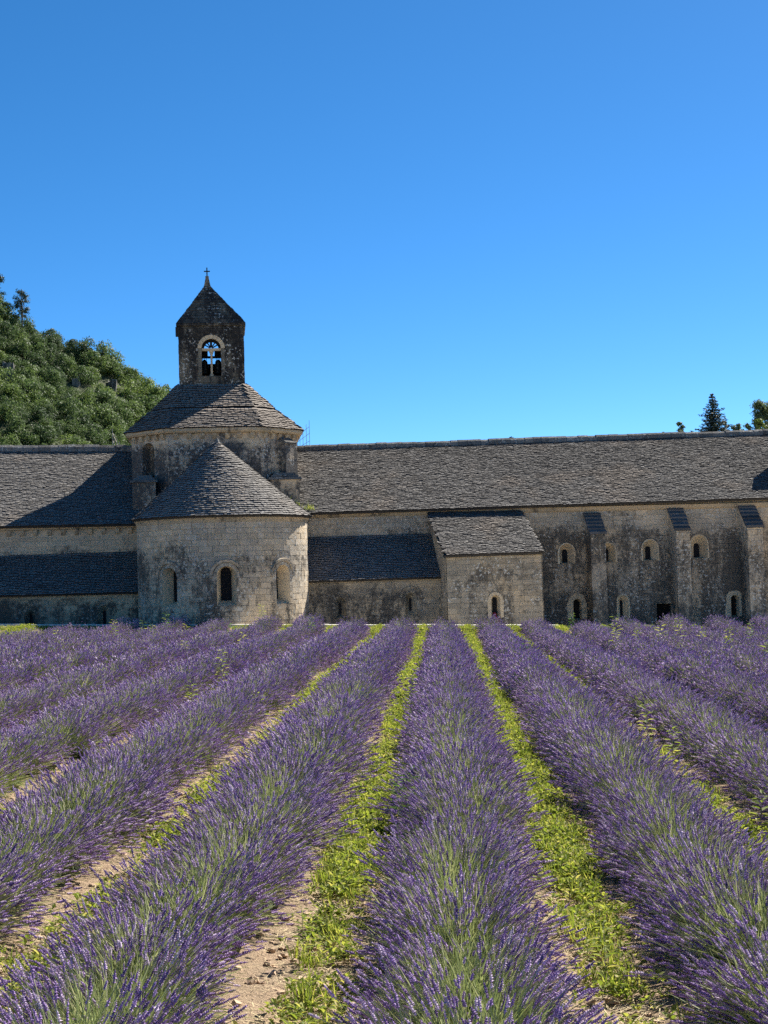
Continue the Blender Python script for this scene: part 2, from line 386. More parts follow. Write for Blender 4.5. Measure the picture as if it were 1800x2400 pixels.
def tiles(roof, S, mat, expo=0.14, wlo=0.11, whi=0.22, th=0.058, cap=300, overhang=0.0, keep=None, wob=0.012):
    n = max(2, int(S.slope/expo)); out = []; sd_ = rng.uniform(0, 99)
    for i in range(n):
        k = (i*expo - overhang)/S.slope; W = S.width(max(0, k)); x = rng.uniform(-0.15, 0)
        while x < W:
            w = rng.uniform(wlo, whi); c = x+w/2; x += w
            f = c/max(W, 1e-6)
            if f < 0 or f > 1: continue
            p = S.at(f, k)
            if keep and not keep(p): continue
            wv = mnoise.noise((c*0.5+sd_, i*0.2, 0))*wob + mnoise.noise((c*0.13, sd_, i*0.05))*wob*1.6
            U, V, N = S.frame(f, k); ln = expo*rng.uniform(1.5, 1.75); tt = th*rng.uniform(0.8, 1.2)
            a = rng.gauss(0, 0.018); U2 = U*math.cos(a)+V*math.sin(a); V2 = V*math.cos(a)-U*math.sin(a)
            tl = rng.gauss(0, 0.012); V2 = (V2 + N*(tl-0.02)).normalized()
            p = p + V*(rng.gauss(0, 0.008)+wv) + N*(0.012+rng.uniform(0, 0.014)+wv*0.5)
            ww = w*0.985
            mt = Matrix(((U2.x*ww, V2.x*ln, N.x*tt, p.x), (U2.y*ww, V2.y*ln, N.y*tt, p.y), (U2.z*ww, V2.z*ln, N.z*tt, p.z), (0, 0, 0, 1)))
            out.append((ww/(1+0.25*i), mt, rng.randrange(6)))
    place(out, TILE_ME, TILES, roof, mat, 'tile', 'tiling', cap)
def deck(bld, S, name='roof', n=1, thick=0.10):
    mb = MB(); nn = 24 if isinstance(S, Cone) else 1
    for i in range(nn):
        a, b = i/nn, (i+1)/nn
        mb.quad(S.at(a, 0), S.at(b, 0), S.at(b, 1), S.at(a, 1)); mb.quad(S.at(a, 0, -thick), S.at(b, 0, -thick), S.at(b, 0), S.at(a, 0))
        mb.quad(S.at(b, 0, -thick), S.at(a, 0, -thick), S.at(a, 0.06, -thick), S.at(b, 0.06, -thick))
    return mb.build(name, M['deck'], bld)
def ridge(roof, a, b, w=0.24, h=0.16, mat='ridge'):
    a, b = Vector(a), Vector(b); L = (b-a).length; d = (b-a).normalized(); sd_ = Vector((d.y, -d.x, 0)).normalized(); x = 0
    while x < L-0.05:
        l = min(rng.uniform(0.35, 0.8), L-x); p = a+d*(x+0.006); q = a+d*(x+l-0.006); z = rng.uniform(-0.02, 0.025)+0.035*mnoise.noise((x*0.25, a.x, 0)); mb = MB(); loops = []
        for c in (p, q): loops.append([c + sd_*(w*xx) + Vector((0, 0, h*zz+z+rng.uniform(-.008, .008))) for xx, zz in ((1.1, -0.9), (0.9, 0.35), (0.35, 0.95), (-0.35, 1.0), (-0.9, 0.35), (-1.1, -0.9))])
        mb.loft(loops, True, True, True); mb.build('ridge_stone', M[mat], roof); x += l
def corbels(bld, Mf, u0, u1, z, n, mat='cornice', w=0.17, h=0.26, d=0.17):
    for i in range(n):
        u = u0 + (u1-u0)*(i+0.5)/n + rng.uniform(-.03, .03); mb = MB()
        prof = [(0, z), (d, z), (d, z-h*0.35), (d*0.45, z-h*0.85), (0, z-h)]
        mb.loft([[Mf(u+x, v, dd) for dd, v in prof] for x in (-w/2, w/2)], True, True, True); mb.build('corbel', M[mat], bld)

def cornice(bld, Mf, us, prof, mat='cornice', name='cornice'):
    mb = MB(); mb.loft([[Mf(u, v, d) for d, v in prof] for u in us], False); return mb.build(name, M[mat], bld)

# ================================================================== ABBEY
GZ = -1.0                       # yard level behind the field kerb
# ---- long right wing
rw = thing('dormitory_wing', (15, 71, GZ), 'long stone wing with a stone-tiled roof stretching to the right of the round apse', 'building', 'abbey buildings')
WF = Flat(71.0)
eave_r = lambda x: 5.40 + (x-4.0)*0.0105
ops_r = [Op(16.03, 0.36, 2.80, 3.38, 0.38, 0.125, 2.86, 3.36, ring=0.05, bars=(2, 4), nv=7),
         Op(18.02, 0.36, 2.80, 3.36, 0.38, 0.125, 2.86, 3.36, ring=0.05, bars=(2, 4), nv=7),
         Op(20.06, 0.37, 2.84, 3.45, 0.38, 0.125, 2.90, 3.41, ring=0.05, bars=(2, 4), nv=7),
         Op(22.44, 0.41, 2.88, 3.57, 0.40, 0.14, 2.94, 3.47, ring=0.05, bars=(2, 4), nv=7),
         Op(16.47, 0.19, 0.20, 0.95, 0.35, 0.17, 0.22, 0.93, ring=0.24, pane='void', nv=9),
         Op(18.66, 0.26, 0.15, 0.98, 0.32, 0.065, 0.22, 0.96, ring=0.05, nv=7),
         Op(24.10, 0.20, 0.08, 0.90, 0.40, 0.18, 0.12, 0.88, ring=0.23, pane='void', nv=9)]
door = Op(20.68, 0.40, -0.6, 0.80, 0.5, 0.38, -0.6, 0.78, rect=True, ring=0.10, pane='void', mat='wall_r')
ww_ = wall(rw, WF, 3.4, 30.0, GZ, eave_r, ops_r+[door], 'wall_r')
masonry(ww_, WF, 13.8, 28.0, GZ, lambda u: eave_r(u)-0.18, ops_r+[door], 'wall_r', cap=300)
masonry(ww_, WF, 3.7, 9.8, 3.9, lambda u: eave_r(u)-0.18, [], 'wall_r', cap=0)
for o in ops_r: window(rw, WF, o)
window(rw, WF, door, 'wall_r')
cornice(rw, WF, [3.6, 10, 20, 30], [(0.0, 5.22), (0.10, 5.30), (0.16, 5.46), (0.0, 5.5)], 'cornice')
S = Quad((1.4, 70.62, 5.42), (30.0, 70.62, 5.70), (1.4, 77.8, 8.94), (30.0, 77.8, 9.38))
rf = deck(rw, S); tiles(rf, S, 'tile', overhang=0.05, cap=300); ridge(rf, (3.3, 77.8, 9.03), (30.0, 77.8, 9.45))
mb = MB(); mb.quad((1.4, 77.8, 8.94), (30, 77.8, 9.38), (30, 85, 5.6), (1.4, 85, 5.4)); mb.quad((30, 71, GZ), (30, 85, GZ), (30, 85, 5.6), (30, 71, 5.7)); mb.add([(30, 71, 5.7), (30, 85, 5.6), (30, 77.8, 9.38)], [(0, 1, 2)])
mb.build('rear_slope', M['deck'], rw)
# buttresses, parts of the wing
for bx, bw, zt, zf in ((16.92, 0.70, 5.20, 4.15), (20.98, 0.66, 5.32, 4.22), (24.42, 0.74, 5.36, 4.28)):
    Yf = 69.8; mb = MB()
    mb.loft([[(bx, 70.995, z0), (bx, yy, z0), (bx+bw, yy, z0), (bx+bw, 70.995, z0)] for z0, yy in ((GZ, Yf-0.10), (zf-0.04, Yf))], True)
    mb.add([(bx, 70.995, zf-0.04), (bx, Yf, zf-0.04), (bx+bw, Yf, zf-0.04), (bx+bw, 70.995, zf-0.04), (bx, 70.995, zt-0.04), (bx+bw, 70.995, zt-0.04)], [(0, 1, 4), (2, 3, 5), (1, 2, 5, 4)])
    bt = mb.build('buttress', M['wall_r'], rw)
    masonry(bt, Seg((bx, Yf-0.02), (bx+bw, Yf-0.02)), 0, bw, GZ+0.6, zf-0.1, [], 'wall_r', 0.25, 0.3, 0.4, cap=0)
    n = 6
    for i in range(n):
        k0, k1 = i/n, (i+1.35)/n; mb = MB(); ya, yb = Yf-0.08+(71-Yf)*k0, Yf-0.08+(71-Yf)*min(k1, 1.0); za, zb = zf+(zt-zf)*k0, zf+(zt-zf)*min(k1, 1.0)
        e = rng.uniform(-.02, .02)
        e2, e3, e4 = (rng.uniform(-.03, .03) for _ in range(3))
        mb.hexa([(bx-.06+e2, ya, za-.03), (bx+bw+.06+e3, ya+e, za-.03), (bx+bw+.05, yb, zb-.10), (bx-.05, yb, zb-.10), (bx-.06+e2, ya+.01, za+.09+e4*.5), (bx+bw+.06+e3, ya+e+.01, za+.09), (bx+bw+.05, yb, zb-.02), (bx-.05, yb, zb-.02)])
        mb.build('cap_slab', M['cap'], bt)
mb = MB(); mb.tube([(16.98, 70.88, GZ), (16.98, 70.88, 2.3), (17.0, 70.97, 2.42)], 0.05, 8); mb.build('drainpipe', M['pale'], rw)

ch = thing('chimney', (27.2, 73.6, 6.0), 'tall dark stone chimney at the right end of the long roof', 'chimney')
mb = MB(); mb.box(27.07, 27.9, 73.1, 73.8, 5.5, 8.1); st_ = mb.build('stack', M['belfry'], ch)
mb = MB(); mb.box(27.06, 27.95, 73.06, 73.85, 8.1, 8.2); mb.build('cap_slab', M['tile'], ch)

# ---- right lean-to between apse and block
lr = thing('lean_to', (6.6, 68.3, GZ), 'low stone lean-to under a shaded tile roof between the apse and the square block', 'building', 'abbey buildings')
WL = Flat(68.3)
ops = [Op(5.12, 0.235, 0.66, 1.34, 0.26, 0.055, 0.80, 1.28, ring=0.12, hood=(0.42, 0.49, 0.05), nv=7, mat='jamb'),
       Op(8.27, 0.255, 0.66, 1.44, 0.26, 0.06, 0.88, 1.40, ring=0.12, hood=(0.46, 0.53, 0.05), nv=7, mat='jamb')]
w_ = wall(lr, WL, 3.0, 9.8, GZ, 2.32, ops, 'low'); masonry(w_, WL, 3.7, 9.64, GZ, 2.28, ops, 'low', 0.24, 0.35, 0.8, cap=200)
for o in ops: window(lr, WL, o, 'low')
S = Quad((3.4, 68.02, 2.33), (9.66, 68.02, 2.36), (3.4, 71.0, 4.36), (9.66, 71.0, 4.40))
rf = deck(lr, S); tiles(rf, S, 'tile', overhang=0.08, cap=300)

# ---- square block
bk = thing('square_block', (11.7, 66.45, GZ), 'square stone block with a sunlit single-slope roof standing forward of the long wing', 'building', 'abbey buildings')
WB = Flat(66.45); ops = [Op(11.78, 0.20, 0.50, 1.30, 0.28, 0.105, 0.62, 1.30, ring=0.13, bars=(2, 0), nv=7)]
w_ = wall(bk, WB, 9.66, 13.88, GZ, 3.28, ops, 'block'); masonry(w_, WB, 9.66, 13.88, GZ, 3.22, ops, 'block', 0.23, 0.3, 0.65, cap=220)
for o in ops: window(bk, WB, o)
WBL = Seg((9.64, 70.99), (9.64, 66.45)); tp = lambda u: 5.38 - u*(2.10/4.54)
w_ = wall(bk, WBL, 0, 4.54, GZ, tp, [], 'block'); masonry(w_, WBL, 0, 4.54, 1.0, tp, [], 'block', 0.24, 0.3, 0.7, cap=40)
WBR = Seg((13.90, 66.45), (13.90, 70.99)); tp2 = lambda u: 3.30 + u*(2.08/4.54)
w_ = wall(bk, WBR, 0, 4.54, GZ, tp2, [], 'block'); masonry(w_, WBR, 0, 4.54, GZ, tp2, [], 'block', 0.24, 0.3, 0.7, cap=40)
S = Quad((9.53, 66.22, 3.28), (13.99, 66.22, 3.33), (9.46, 70.98, 5.38), (13.95, 70.98, 5.36))
rf = deck(bk, S); tiles(rf, S, 'tile', overhang=0.05, cap=300)

# ---- left wing
lw = thing('transept_wing', (-10, 71, GZ), 'stone wing with a corbelled cornice and half-shaded roof at the left edge', 'building', 'abbey buildings')
w_ = wall(lw, WF, -17, -3.4, GZ, 5.16, [], 'wall_l'); masonry(w_, WF, -14, -3.76, 3.5, 4.72, [], 'wall_l', cap=120)
cornice(lw, WF, [-17, -10, -3.7], [(0.0, 4.98), (0.17, 5.0), (0.20, 5.17), (0.0, 5.2)])
corbels(lw, WF, -14.2, -3.9, 4.98, 17, h=0.27)
S = Quad((-17, 70.62, 5.21), (-1.5, 70.62, 5.12), (-17, 77.5, 9.33), (-1.5, 77.5, 9.06))
rf = deck(lw, S); tiles(rf, S, 'tile', overhang=0.05, cap=300); ridge(rf, (-17, 77.5, 9.40), (-3.9, 77.5, 9.14), 0.26, 0.2)
mb = MB(); mb.quad((-17, 77.5, 9.33), (-1.5, 77.5, 9.06), (-1.5, 84.4, 5.1), (-17, 84.4, 5.2)); mb.build('rear_slope', M['deck'], lw)
ll = thing('lean_to', (-8, 68.3, GZ), 'low dark stone lean-to with two slit windows left of the apse', 'building', 'abbey buildings')
ops = [Op(-8.44, 0.235, 0.35, 1.20, 0.28, 0.06, 0.4, 1.15, ring=0.12, hood=(0.42, 0.49, 0.05), nv=7, mat='jamb'),
       Op(-5.27, 0.255, 0.35, 1.28, 0.28, 0.065, 0.4, 1.24, ring=0.12, hood=(0.44, 0.52, 0.05), nv=7, mat='jamb')]
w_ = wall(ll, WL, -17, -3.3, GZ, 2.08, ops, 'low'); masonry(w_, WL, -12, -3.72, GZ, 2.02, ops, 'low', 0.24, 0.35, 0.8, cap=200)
for o in ops: window(ll, WL, o, 'low')
S = Quad((-17, 68.02, 2.12), (-3.35, 68.02, 2.07), (-17, 71.0, 3.82), (-3.35, 71.0, 3.93))
rf = deck(ll, S); tiles(rf, S, 'tile', overhang=0.08, cap=300)

# ---- apse
ap = thing('apse', (0, 66.5, GZ), 'rounded stone apse with three arched windows under a half-cone tile roof', 'building', 'abbey buildings')
AR = 3.72; AC = Cyl(-0.03, 68.3, AR)
ops = []
for th, lb in ((-37.5, 'left arched window of the apse, seen at a slant'), (1.9, 'middle arched window of the apse with leaded glass'), (42.5, 'right arched window of the apse with a sunlit splay')):
    ops.append(Op(R_(th)*AR, 0.40, 1.42, 2.66, 0.55, 0.265, 1.62, 2.76, ring=0.14, hood=(0.58, 0.68, 0.11), bars=(3, 6), label=lb))
w_ = wall(ap, AC, -R_(96)*AR, R_(96)*AR, GZ, 5.10, ops, 'apse', step=0.3)
masonry(w_, AC, -R_(94)*AR, R_(94)*AR, GZ, 4.92, ops, 'apse', 0.225, 0.30, 0.70, cap=300, depth=0.018)
for o in ops: window(ap, AC, o, 'apse')
for q in (((-3.74, 71.2), (-3.74, 68.3)), ((3.68, 68.3), (3.68, 71.2))): wall(ap, Seg(*q), 0, 2.9, GZ, 5.1, [], 'apse', 'side_wall')
cornice(ap, AC, [R_(-96+192*i/48)*AR for i in range(49)], [(0.0, 4.90), (0.035, 4.93), (0.06, 5.03), (0.15, 5.12), (0.16, 5.19), (0.0, 5.2)])
S = Cone(-0.03, 68.3, 3.93, 5.18, -0.17, 8.62, R_(-90), R_(90)); rf = deck(ap, S); tiles(rf, S, 'tile', expo=0.135, overhang=0.03, cap=300)
for q in (Quad((-3.96, 72.1, 5.18), (-3.96, 68.3, 5.18), (-0.17, 72.1, 8.62), (-0.17, 68.3, 8.62)), Quad((3.90, 68.3, 5.18), (3.90, 72.1, 5.18), (-0.17, 68.3, 8.62), (-0.17, 72.1, 8.62))):
    rf2 = deck(ap, q, 'side_roof'); tiles(rf2, q, 'tile', expo=0.145, cap=0)
mb = MB(); mb.tube([(-0.17, 68.25, 8.52), (-0.17, 68.25, 8.68), (-0.17, 68.25, 8.78)], [0.13, 0.075, 0.015], 7); mb.build('finial_stone', M['ridge'], rf)

# ---- crossing tower: octagonal drum, belfry, cross
tw = thing('crossing_tower', (-0.3, 76.3, GZ), 'eight-sided stone tower with tiled roof and dark belfry topped by a cross', 'tower', 'abbey buildings')
def octa(cx, cy, hx, hy, cxh, cyh): return [(cx-hx, cy+hy-cyh), (cx-hx, cy-hy+cyh), (cx-hx+cxh, cy-hy), (cx+hx-cxh, cy-hy), (cx+hx, cy-hy+cyh), (cx+hx, cy+hy-cyh), (cx+hx-cxh, cy+hy), (cx-hx+cxh, cy+hy)]
O8 = octa(-0.30, 76.3, 3.93, 4.3, 1.82, 2.0); E8 = octa(-0.30, 76.3, 4.22, 4.6, 1.94, 2.12); T8 = octa(-0.36, 76.6, 1.66, 1.66, 0.12, 0.12)
niche = Op(1.22, 0.43, 7.35, 8.62, 0.42, 0.41, 7.37, 8.62, ring=0.0, mat='drum', pane='belfry', label='blind arched niche in the tower')
for i in range(8):
    sg = Seg(O8[i], O8[(i+1) % 8]); o_ = [niche] if i == 1 else []
    w_ = wall(tw, sg, 0, sg.len, 4.6, 9.4, o_, 'drum', 'drum_wall')
    if i in (0, 1, 2, 3, 4): masonry(w_, sg, 0, sg.len, 6.2, 9.08, o_, 'drum', 0.25, 0.35, 0.7, cap=70)
    if o_: window(tw, sg, niche)
    if i in (0, 1, 2, 3, 4): corbels(tw, sg, 0.05, sg.len-0.05, 9.36, {2: 7}.get(i, 5), 'cornice', 0.2, 0.27, 0.16)
mb = MB(); mb.loft([[(*p, 9.36) for p in O8], [(*[a+(b-a)*0.75 for a, b in zip(p, q)], 9.38) for p, q in zip(O8, E8)], [(*p, 9.46) for p in E8], [(*p, 9.58) for p in E8]], True); mb.build('cornice', M['cornice'], tw)
rf = None
for i in range(8):
    a, b = i, (i+1) % 8
    mid = lambda p, q: (*[x+(y-x)*0.5 for x, y in zip(p, q)], 9.58 + (12.02-9.58)*0.455)     # faint sag half way up
    S1 = Quad((*E8[a], 9.58), (*E8[b], 9.58), mid(E8[a], T8[a]), mid(E8[b], T8[b])); S2 = Quad(mid(E8[a], T8[a]), mid(E8[b], T8[b]), (*T8[a], 12.02), (*T8[b], 12.02))
    r1 = deck(tw, S1, 'drum_roof'); r2 = deck(tw, S2, 'drum_roof', thick=0.0)
    vis = i in (0, 1, 2, 3, 4)
    for S_, r_ in ((S1, r1), (S2, r2)): tiles(r_, S_, 'tile_drum', expo=0.165, wlo=0.14, whi=0.28, th=0.066, overhang=0.03 if S_ is S1 else 0.0, cap=150 if (S_ is S1 and i in (2, 3)) else 0)
# square corner piers below the octagon
for x0, x1, xb in ((-4.13, -3.06, -3.06), (2.25, 3.62, 2.7)):
    mb = MB(); y0 = 71.75
    mb.hexa([(x0 if x0 < 0 else xb, y0, 5.0), (x1, y0, 5.0), (x1, 74, 5.0), (x0 if x0 < 0 else xb, 74, 5.0), (x0, y0, 7.10), (x1, y0, 7.10), (x1, 74, 7.10), (x0, 74, 7.10)]); pr = mb.build('corner_pier', M['drum'], tw)
    for j in range(3):
        mb = MB(); g = 0.10-0.13*j; z = 7.10+0.13*j
        mb.hexa([(x0-g, y0-g+j*.22, z), (x1+g, y0-g+j*.22, z), (x1+g, 73.9, z+.02), (x0-g, 73.9, z+.02), (x0-g+.03, y0-g+j*.22+.05, z+.11), (x1+g-.03, y0-g+j*.22+.05, z+.11), (x1+g-.03, 73.9, z+.2), (x0-g+.03, 73.9, z+.2)])
        mb.build('cap_slab', M['ridge'], pr)
sg = Seg(O8[3], O8[4]); mb = MB()
for a, b, z0, z1, d in ((1.38, 1.98, 6.9, 9.0, 0.42),): mb.loft([[sg(a, z, 0), sg(a, z, d), sg(b, z, d), sg(b, z, 0)] for z in (z0, z1)], True)
pl = mb.build('pilaster', M['drum'], tw)
mb = MB(); mb.loft([[sg(u, v, d) for d, v in ((0, 9.0), (0.5, 8.86), (0.52, 8.94), (0, 9.26))] for u in (1.30, 2.06)], True, True, True); mb.build('cap_slab', M['ridge'], pl)

# belfry
BX, BY, BH = -0.36, 76.6, 1.57
Bz0, Bz1 = 11.6, 14.92
ofr = Op(-0.37, 0.475, 12.45, 13.80, 0.4, ring=0.0); obk = Op(0.395, 0.475, 13.42, 14.28, 0.4, ring=0.0)
sgs = [Seg((BX-BH, BY+BH), (BX-BH, BY-BH)), Flat(BY-BH), Seg((BX+BH, BY-BH), (BX+BH, BY+BH)), Seg((BX+BH, BY+BH), (BX-BH, BY+BH))]
rngs = [(0, 2*BH), (BX-BH, BX+BH), (0, 2*BH), (0, 2*BH)]
obk.u = BX+BH-(-0.38)
class In:       # the inner face of a wall
    def __init__(s, m, t): s.m, s.t = m, t
    def __call__(s, u, v, d=0.0): return s.m(u, v, d-s.t)
for i, (sg, rg) in enumerate(zip(sgs, rngs)):
    o_ = [ofr] if i == 1 else [obk] if i == 3 else []
    w_ = wall(tw, sg, rg[0], rg[1], Bz0, Bz1, o_, 'belfry', 'belfry_wall')
    wall(w_, In(sg, 0.42), rg[0]+.42, rg[1]-.42, Bz0, Bz1, o_, 'void', 'inner_face')  # inner stone faces coloured near-black as interior shade
    o2 = [Op(ofr.u, 0.475, 12.45, 13.80, ring=0.15)] if i == 1 else [Op(obk.u, 0.475, 13.42, 14.28, ring=0.0)] if i == 3 else []
    if i in (0, 1, 2): masonry(w_, sg, rg[0], rg[1], 11.9, 14.86, o2, 'belfry', 0.24, 0.3, 0.6, cap=60, depth=0.03)
    for o in o_:
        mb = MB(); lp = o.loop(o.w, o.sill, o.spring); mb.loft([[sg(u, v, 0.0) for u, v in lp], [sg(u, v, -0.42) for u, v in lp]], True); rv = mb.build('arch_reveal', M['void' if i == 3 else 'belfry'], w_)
        if i == 1:
            for j in range(9):
                a0, a1 = math.pi*j/9+.012, math.pi*(j+1)/9-.012; mb = MB()
                mb.loft([[sg(o.u-r*math.cos(a), o.spring+r*math.sin(a), d) for r, a in ((.47, a0), (.47, (a0+a1)/2), (.47, a1), (.66, a1), (.66, (a0+a1)/2), (.66, a0))] for d in (-0.1, 0.05)], True, False, True); mb.build('voussoir', M['pale'], w_)
            for s_ in (-1, 1):
                v = 12.45
                for h in (0.42, 0.45, 0.48):
                    a, b = sorted((o.u+s_*0.47, o.u+s_*0.64)); mb = MB(); mb.loft([[sg(a, v+.006, d), sg(b, v+.006, d), sg(b, v+h-.006, d), sg(a, v+h-.006, d)] for d in (-0.1, 0.04)], True, False, True); mb.build('jamb_stone', M['jamb'], w_); v += h
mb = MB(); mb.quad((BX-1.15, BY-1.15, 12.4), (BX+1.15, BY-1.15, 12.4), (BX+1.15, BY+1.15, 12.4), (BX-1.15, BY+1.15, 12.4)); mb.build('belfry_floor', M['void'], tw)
yF = BY-BH+0.10
mb = MB(); mb.box(-0.85, 0.11, yF, yF+0.2, 13.70, 13.82); mb.build('lintel', M['pale'], tw)
mb = MB(); cxx = -0.365; mb.tube([(cxx, yF+.1, 12.4), (cxx, yF+.1, 12.52), (cxx, yF+.1, 12.56), (cxx, yF+.1, 13.42), (cxx, yF+.1, 13.5), (cxx, yF+.1, 13.70)], [0.11, 0.11, 0.055, 0.05, 0.06, 0.13], 10); mb.build('colonnette', M['pale'], tw)
for ang in (32, 58, 90, 122, 148):
    mb = MB(); c, s_ = math.cos(R_(ang)), math.sin(R_(ang)); mb.tube([(-0.37+0.05*c, yF+.12, 13.82+.05*s_), (-0.37+0.47*c, yF+.12, 13.80+0.47*s_)], 0.032 if ang != 90 else 0.06, 5); mb.build('spoke', M['void'], tw)
mb = MB(); lp = [(-0.37-0.475*math.cos(math.pi*i/14), 13.80+0.475*math.sin(math.pi*i/14)) for i in range(15)]; li = [(-0.37-0.36*math.cos(math.pi*i/14), 13.78+0.36*math.sin(math.pi*i/14)) for i in range(15)]
mb.loft([[(x, yF+.14, z) for x, z in lp], [(x, yF+.14, z) for x, z in li], [(x, yF+.2, z) for x, z in li]], False); mb.build('tympanum_rim', M['void'], tw)
mb = MB(); mb.box(-1.4, 0.7, 76.25, 76.42, 13.50, 13.60); hb = mb.build('bell_beam', M['void'], tw)
for k, (bx, lb) in enumerate(((-0.72, 'left bronze bell hanging in the belfry arch'), (-0.05, 'right bronze bell hanging in the belfry arch'))):
    e = thing('bell', (bx, 76.33, 12.7), lb, 'bell', 'belfry bells')
    mb = MB(); mb.tube([(bx, 76.33, z) for z in (12.72, 12.76, 12.9, 13.15, 13.32, 13.40, 13.43)], [0.235, 0.23, 0.19, 0.155, 0.145, 0.09, 0.03], 16); mb.build('bell_body', M['bronze'], e)
    mb = MB(); s_ = -1 if k == 0 else 1; mb.box(bx-.17, bx+.17, 76.27, 76.40, 13.62, 13.86); mb.build('headstock', M['void'], e)
    mb = MB(); mb.tube([(bx, 76.33, 13.2), (bx, 76.33, 12.75), (bx, 76.33, 12.66)], [0.015, 0.02, 0.045], 6); mb.build('clapper', M['iron'], e)
    for q in (-0.09, 0.0, 0.09): mb = MB(); mb.tube([(bx+q, 76.33, 13.40), (bx+q, 76.33, 13.52)], 0.014, 5); mb.build('hanger', M['iron'], e)
# belfry roof in stone courses
prof = [(14.90, 1.69), (15.0, 1.67), (15.28, 1.49)] + [(15.28+(17.12-15.28)*i/12, 1.49+(0.13-1.49)*i/12) for i in range(1, 13)]
bsh = lambda z: BX+(AXY[0]-BX)*min(1, max(0, (z-15.28)/1.8))
AXY = (-0.50, 76.65)
br_ = MB(); rr = [[(bsh(z)+sx*w*0.97, BY+sy*w*0.97, z) for sx, sy in ((-1, -1), (1, -1), (1, 1), (-1, 1))] for z, w in prof]; br_.loft(rr, True, True, True); broof = br_.build('belfry_roof', M['belfry'], tw)
for (z0, w0), (z1, w1) in zip(prof, prof[1:]):
    mb = MB(); ww2 = w0+0.012; c0 = bsh(z0); j = rng.uniform(-.015, .015)
    mb.loft([[(c0+sx*(wq+j), BY+sy*(wq+j), z) for sx, sy in ((-1, -1), (1, -1), (1, 1), (-1, 1))] for z, wq in ((z0+.004, ww2-.03), (z0+.02, ww2), (z1-.004, w1+0.025))], True, True, True); mb.build('stone_course', M['belfry'], broof)
mb = MB(); mb.loft([[(AXY[0]+sx*w, AXY[1]+sy*w, z) for sx, sy in ((-1, -1), (1, -1), (1, 1), (-1, 1))] for z, w in ((16.95, 0.235), (17.2, 0.15), (17.55, 0.085), (17.66, 0.085))], True, True, True); mb.build('finial_stone', M['jamb'], broof)
mb = MB(); mb.box(AXY[0]-.028, AXY[0]+.028, 76.63, 76.67, 17.66, 18.10); mb.box(AXY[0]-.15, AXY[0]+.15, 76.634, 76.666, 17.885, 17.94); mb.build('cross', M['iron'], broof)
mb = MB(); mb.box(-2.08, -1.90, 74.98, 75.3, 14.42, 14.86); mb.build('kneeler_stone', M['belfry'], tw)

# grass sprouting in the roof valley, scaffold frames, red pipe
def scaffold(name, xs, y, zt, zb, rails, label, mat, r=0.014, lean=0.0):
    e = thing(name, (xs[0], y, zb), label, 'scaffold')
    for x, z in zip(xs, zt): mb = MB(); mb.tube([(x, y, zb), (x+lean, y, z)], r, 5); mb.build('upright', M[mat], e)
    for z0, z1 in rails: mb = MB(); mb.tube([(xs[0], y+.03, z0), (xs[-1], y+.03, z1)], r*0.9, 5); mb.build('rail', M[mat], e)
scaffold('metal_scaffold', (3.93, 4.06, 4.22, 4.40, 4.56), 79.2, (9.9, 10.05, 10.22, 10.42, 10.62), 8.6, ((9.2, 9.55), (9.5, 9.95), (9.78, 10.3), (8.95, 9.2)), 'thin metal lattice standing on the roof right of the tower', 'steel', 0.012)
scaffold('scaffold_poles', (-5.5, -5.42, -5.28, -5.16), 79.2, (10.35, 10.1, 9.9, 9.7), 8.7, ((10.15, 9.3), (9.75, 9.0)), 'pale leaning poles behind the left roof beside the tower', 'pole', 0.018)
e = thing('red_pipe', (12.0, 66.2, 0.1), 'dark red pipe hanging from the small window of the square block', 'pipe')
mb = MB(); mb.tube([(11.72, 66.55, 0.70), (11.72, 66.40, 0.72), (11.74, 66.32, 0.62), (11.82, 66.2, 0.45), (11.98, 66.05, 0.02), (12.02, 66.0, -0.2)], 0.05, 8); mb.build('pipe_run', M['red'], e)

# ================================================================== TERRAIN
ROWYAW = R_(8.084); cA, sA = math.cos(ROWYAW), math.sin(ROWYAW)
SLOPE = math.tan(ROLL)                          # the field falls gently to the right
def sstep(a, b, x): x = np.clip((x-a)/(b-a), 0, 1); return x*x*(3-2*x)
def fz(A, t): return -SLOPE*A + 0.30*sstep(57.5, 62.5, t)
def fxyz(A, t, h=0.0): return np.stack([A*cA + t*sA, -A*sA + t*cA, fz(A, t)+h], -1)
rs = np.random.RandomState(5)

def soil_mat():
    g = NG('pale_dry_soil'); p = g.pos(); a = g.noise(p, 1.3, 5, 0.65); b = g.noise(p, 14, 6, 0.75); c = g.noise(p, 60, 3, 0.7)
    col = g.mix(g.step(a, 0.35, 0.65), (0.50, 0.355, 0.235), (0.40, 0.30, 0.20))
    col = g.mix(g.ma('MULTIPLY', g.step(b, 0.5, 0.66), 0.45), col, (0.56, 0.43, 0.30))
    col = g.mix(1.0, col, g.ramp(c, [(0.3, 0.75), (0.7, 1.15)]), 'MULTIPLY')
    return g.done(g.pbr(col, 0.97, g.bump(g.ma('ADD', g.ma('MULTIPLY', b, 2.0), c), 0.9, 0.05), 0.1))
M['soil'] = soil_mat()
def grass_ground():
    g = NG('dry_meadow'); p = g.pos(); a = g.noise(p, 0.6, 5, 0.65); b = g.noise(p, 9, 5, 0.7)
    col = g.mix(g.step(a, 0.4, 0.62), (0.22, 0.20, 0.075), (0.30, 0.25, 0.14)); col = g.mix(1.0, col, g.ramp(b, [(0.3, 0.7), (0.7, 1.2)]), 'MULTIPLY')
    return g.done(g.pbr(col, 0.95, g.bump(b, 0.6, 0.04), 0.1))
M['meadow'] = grass_ground()

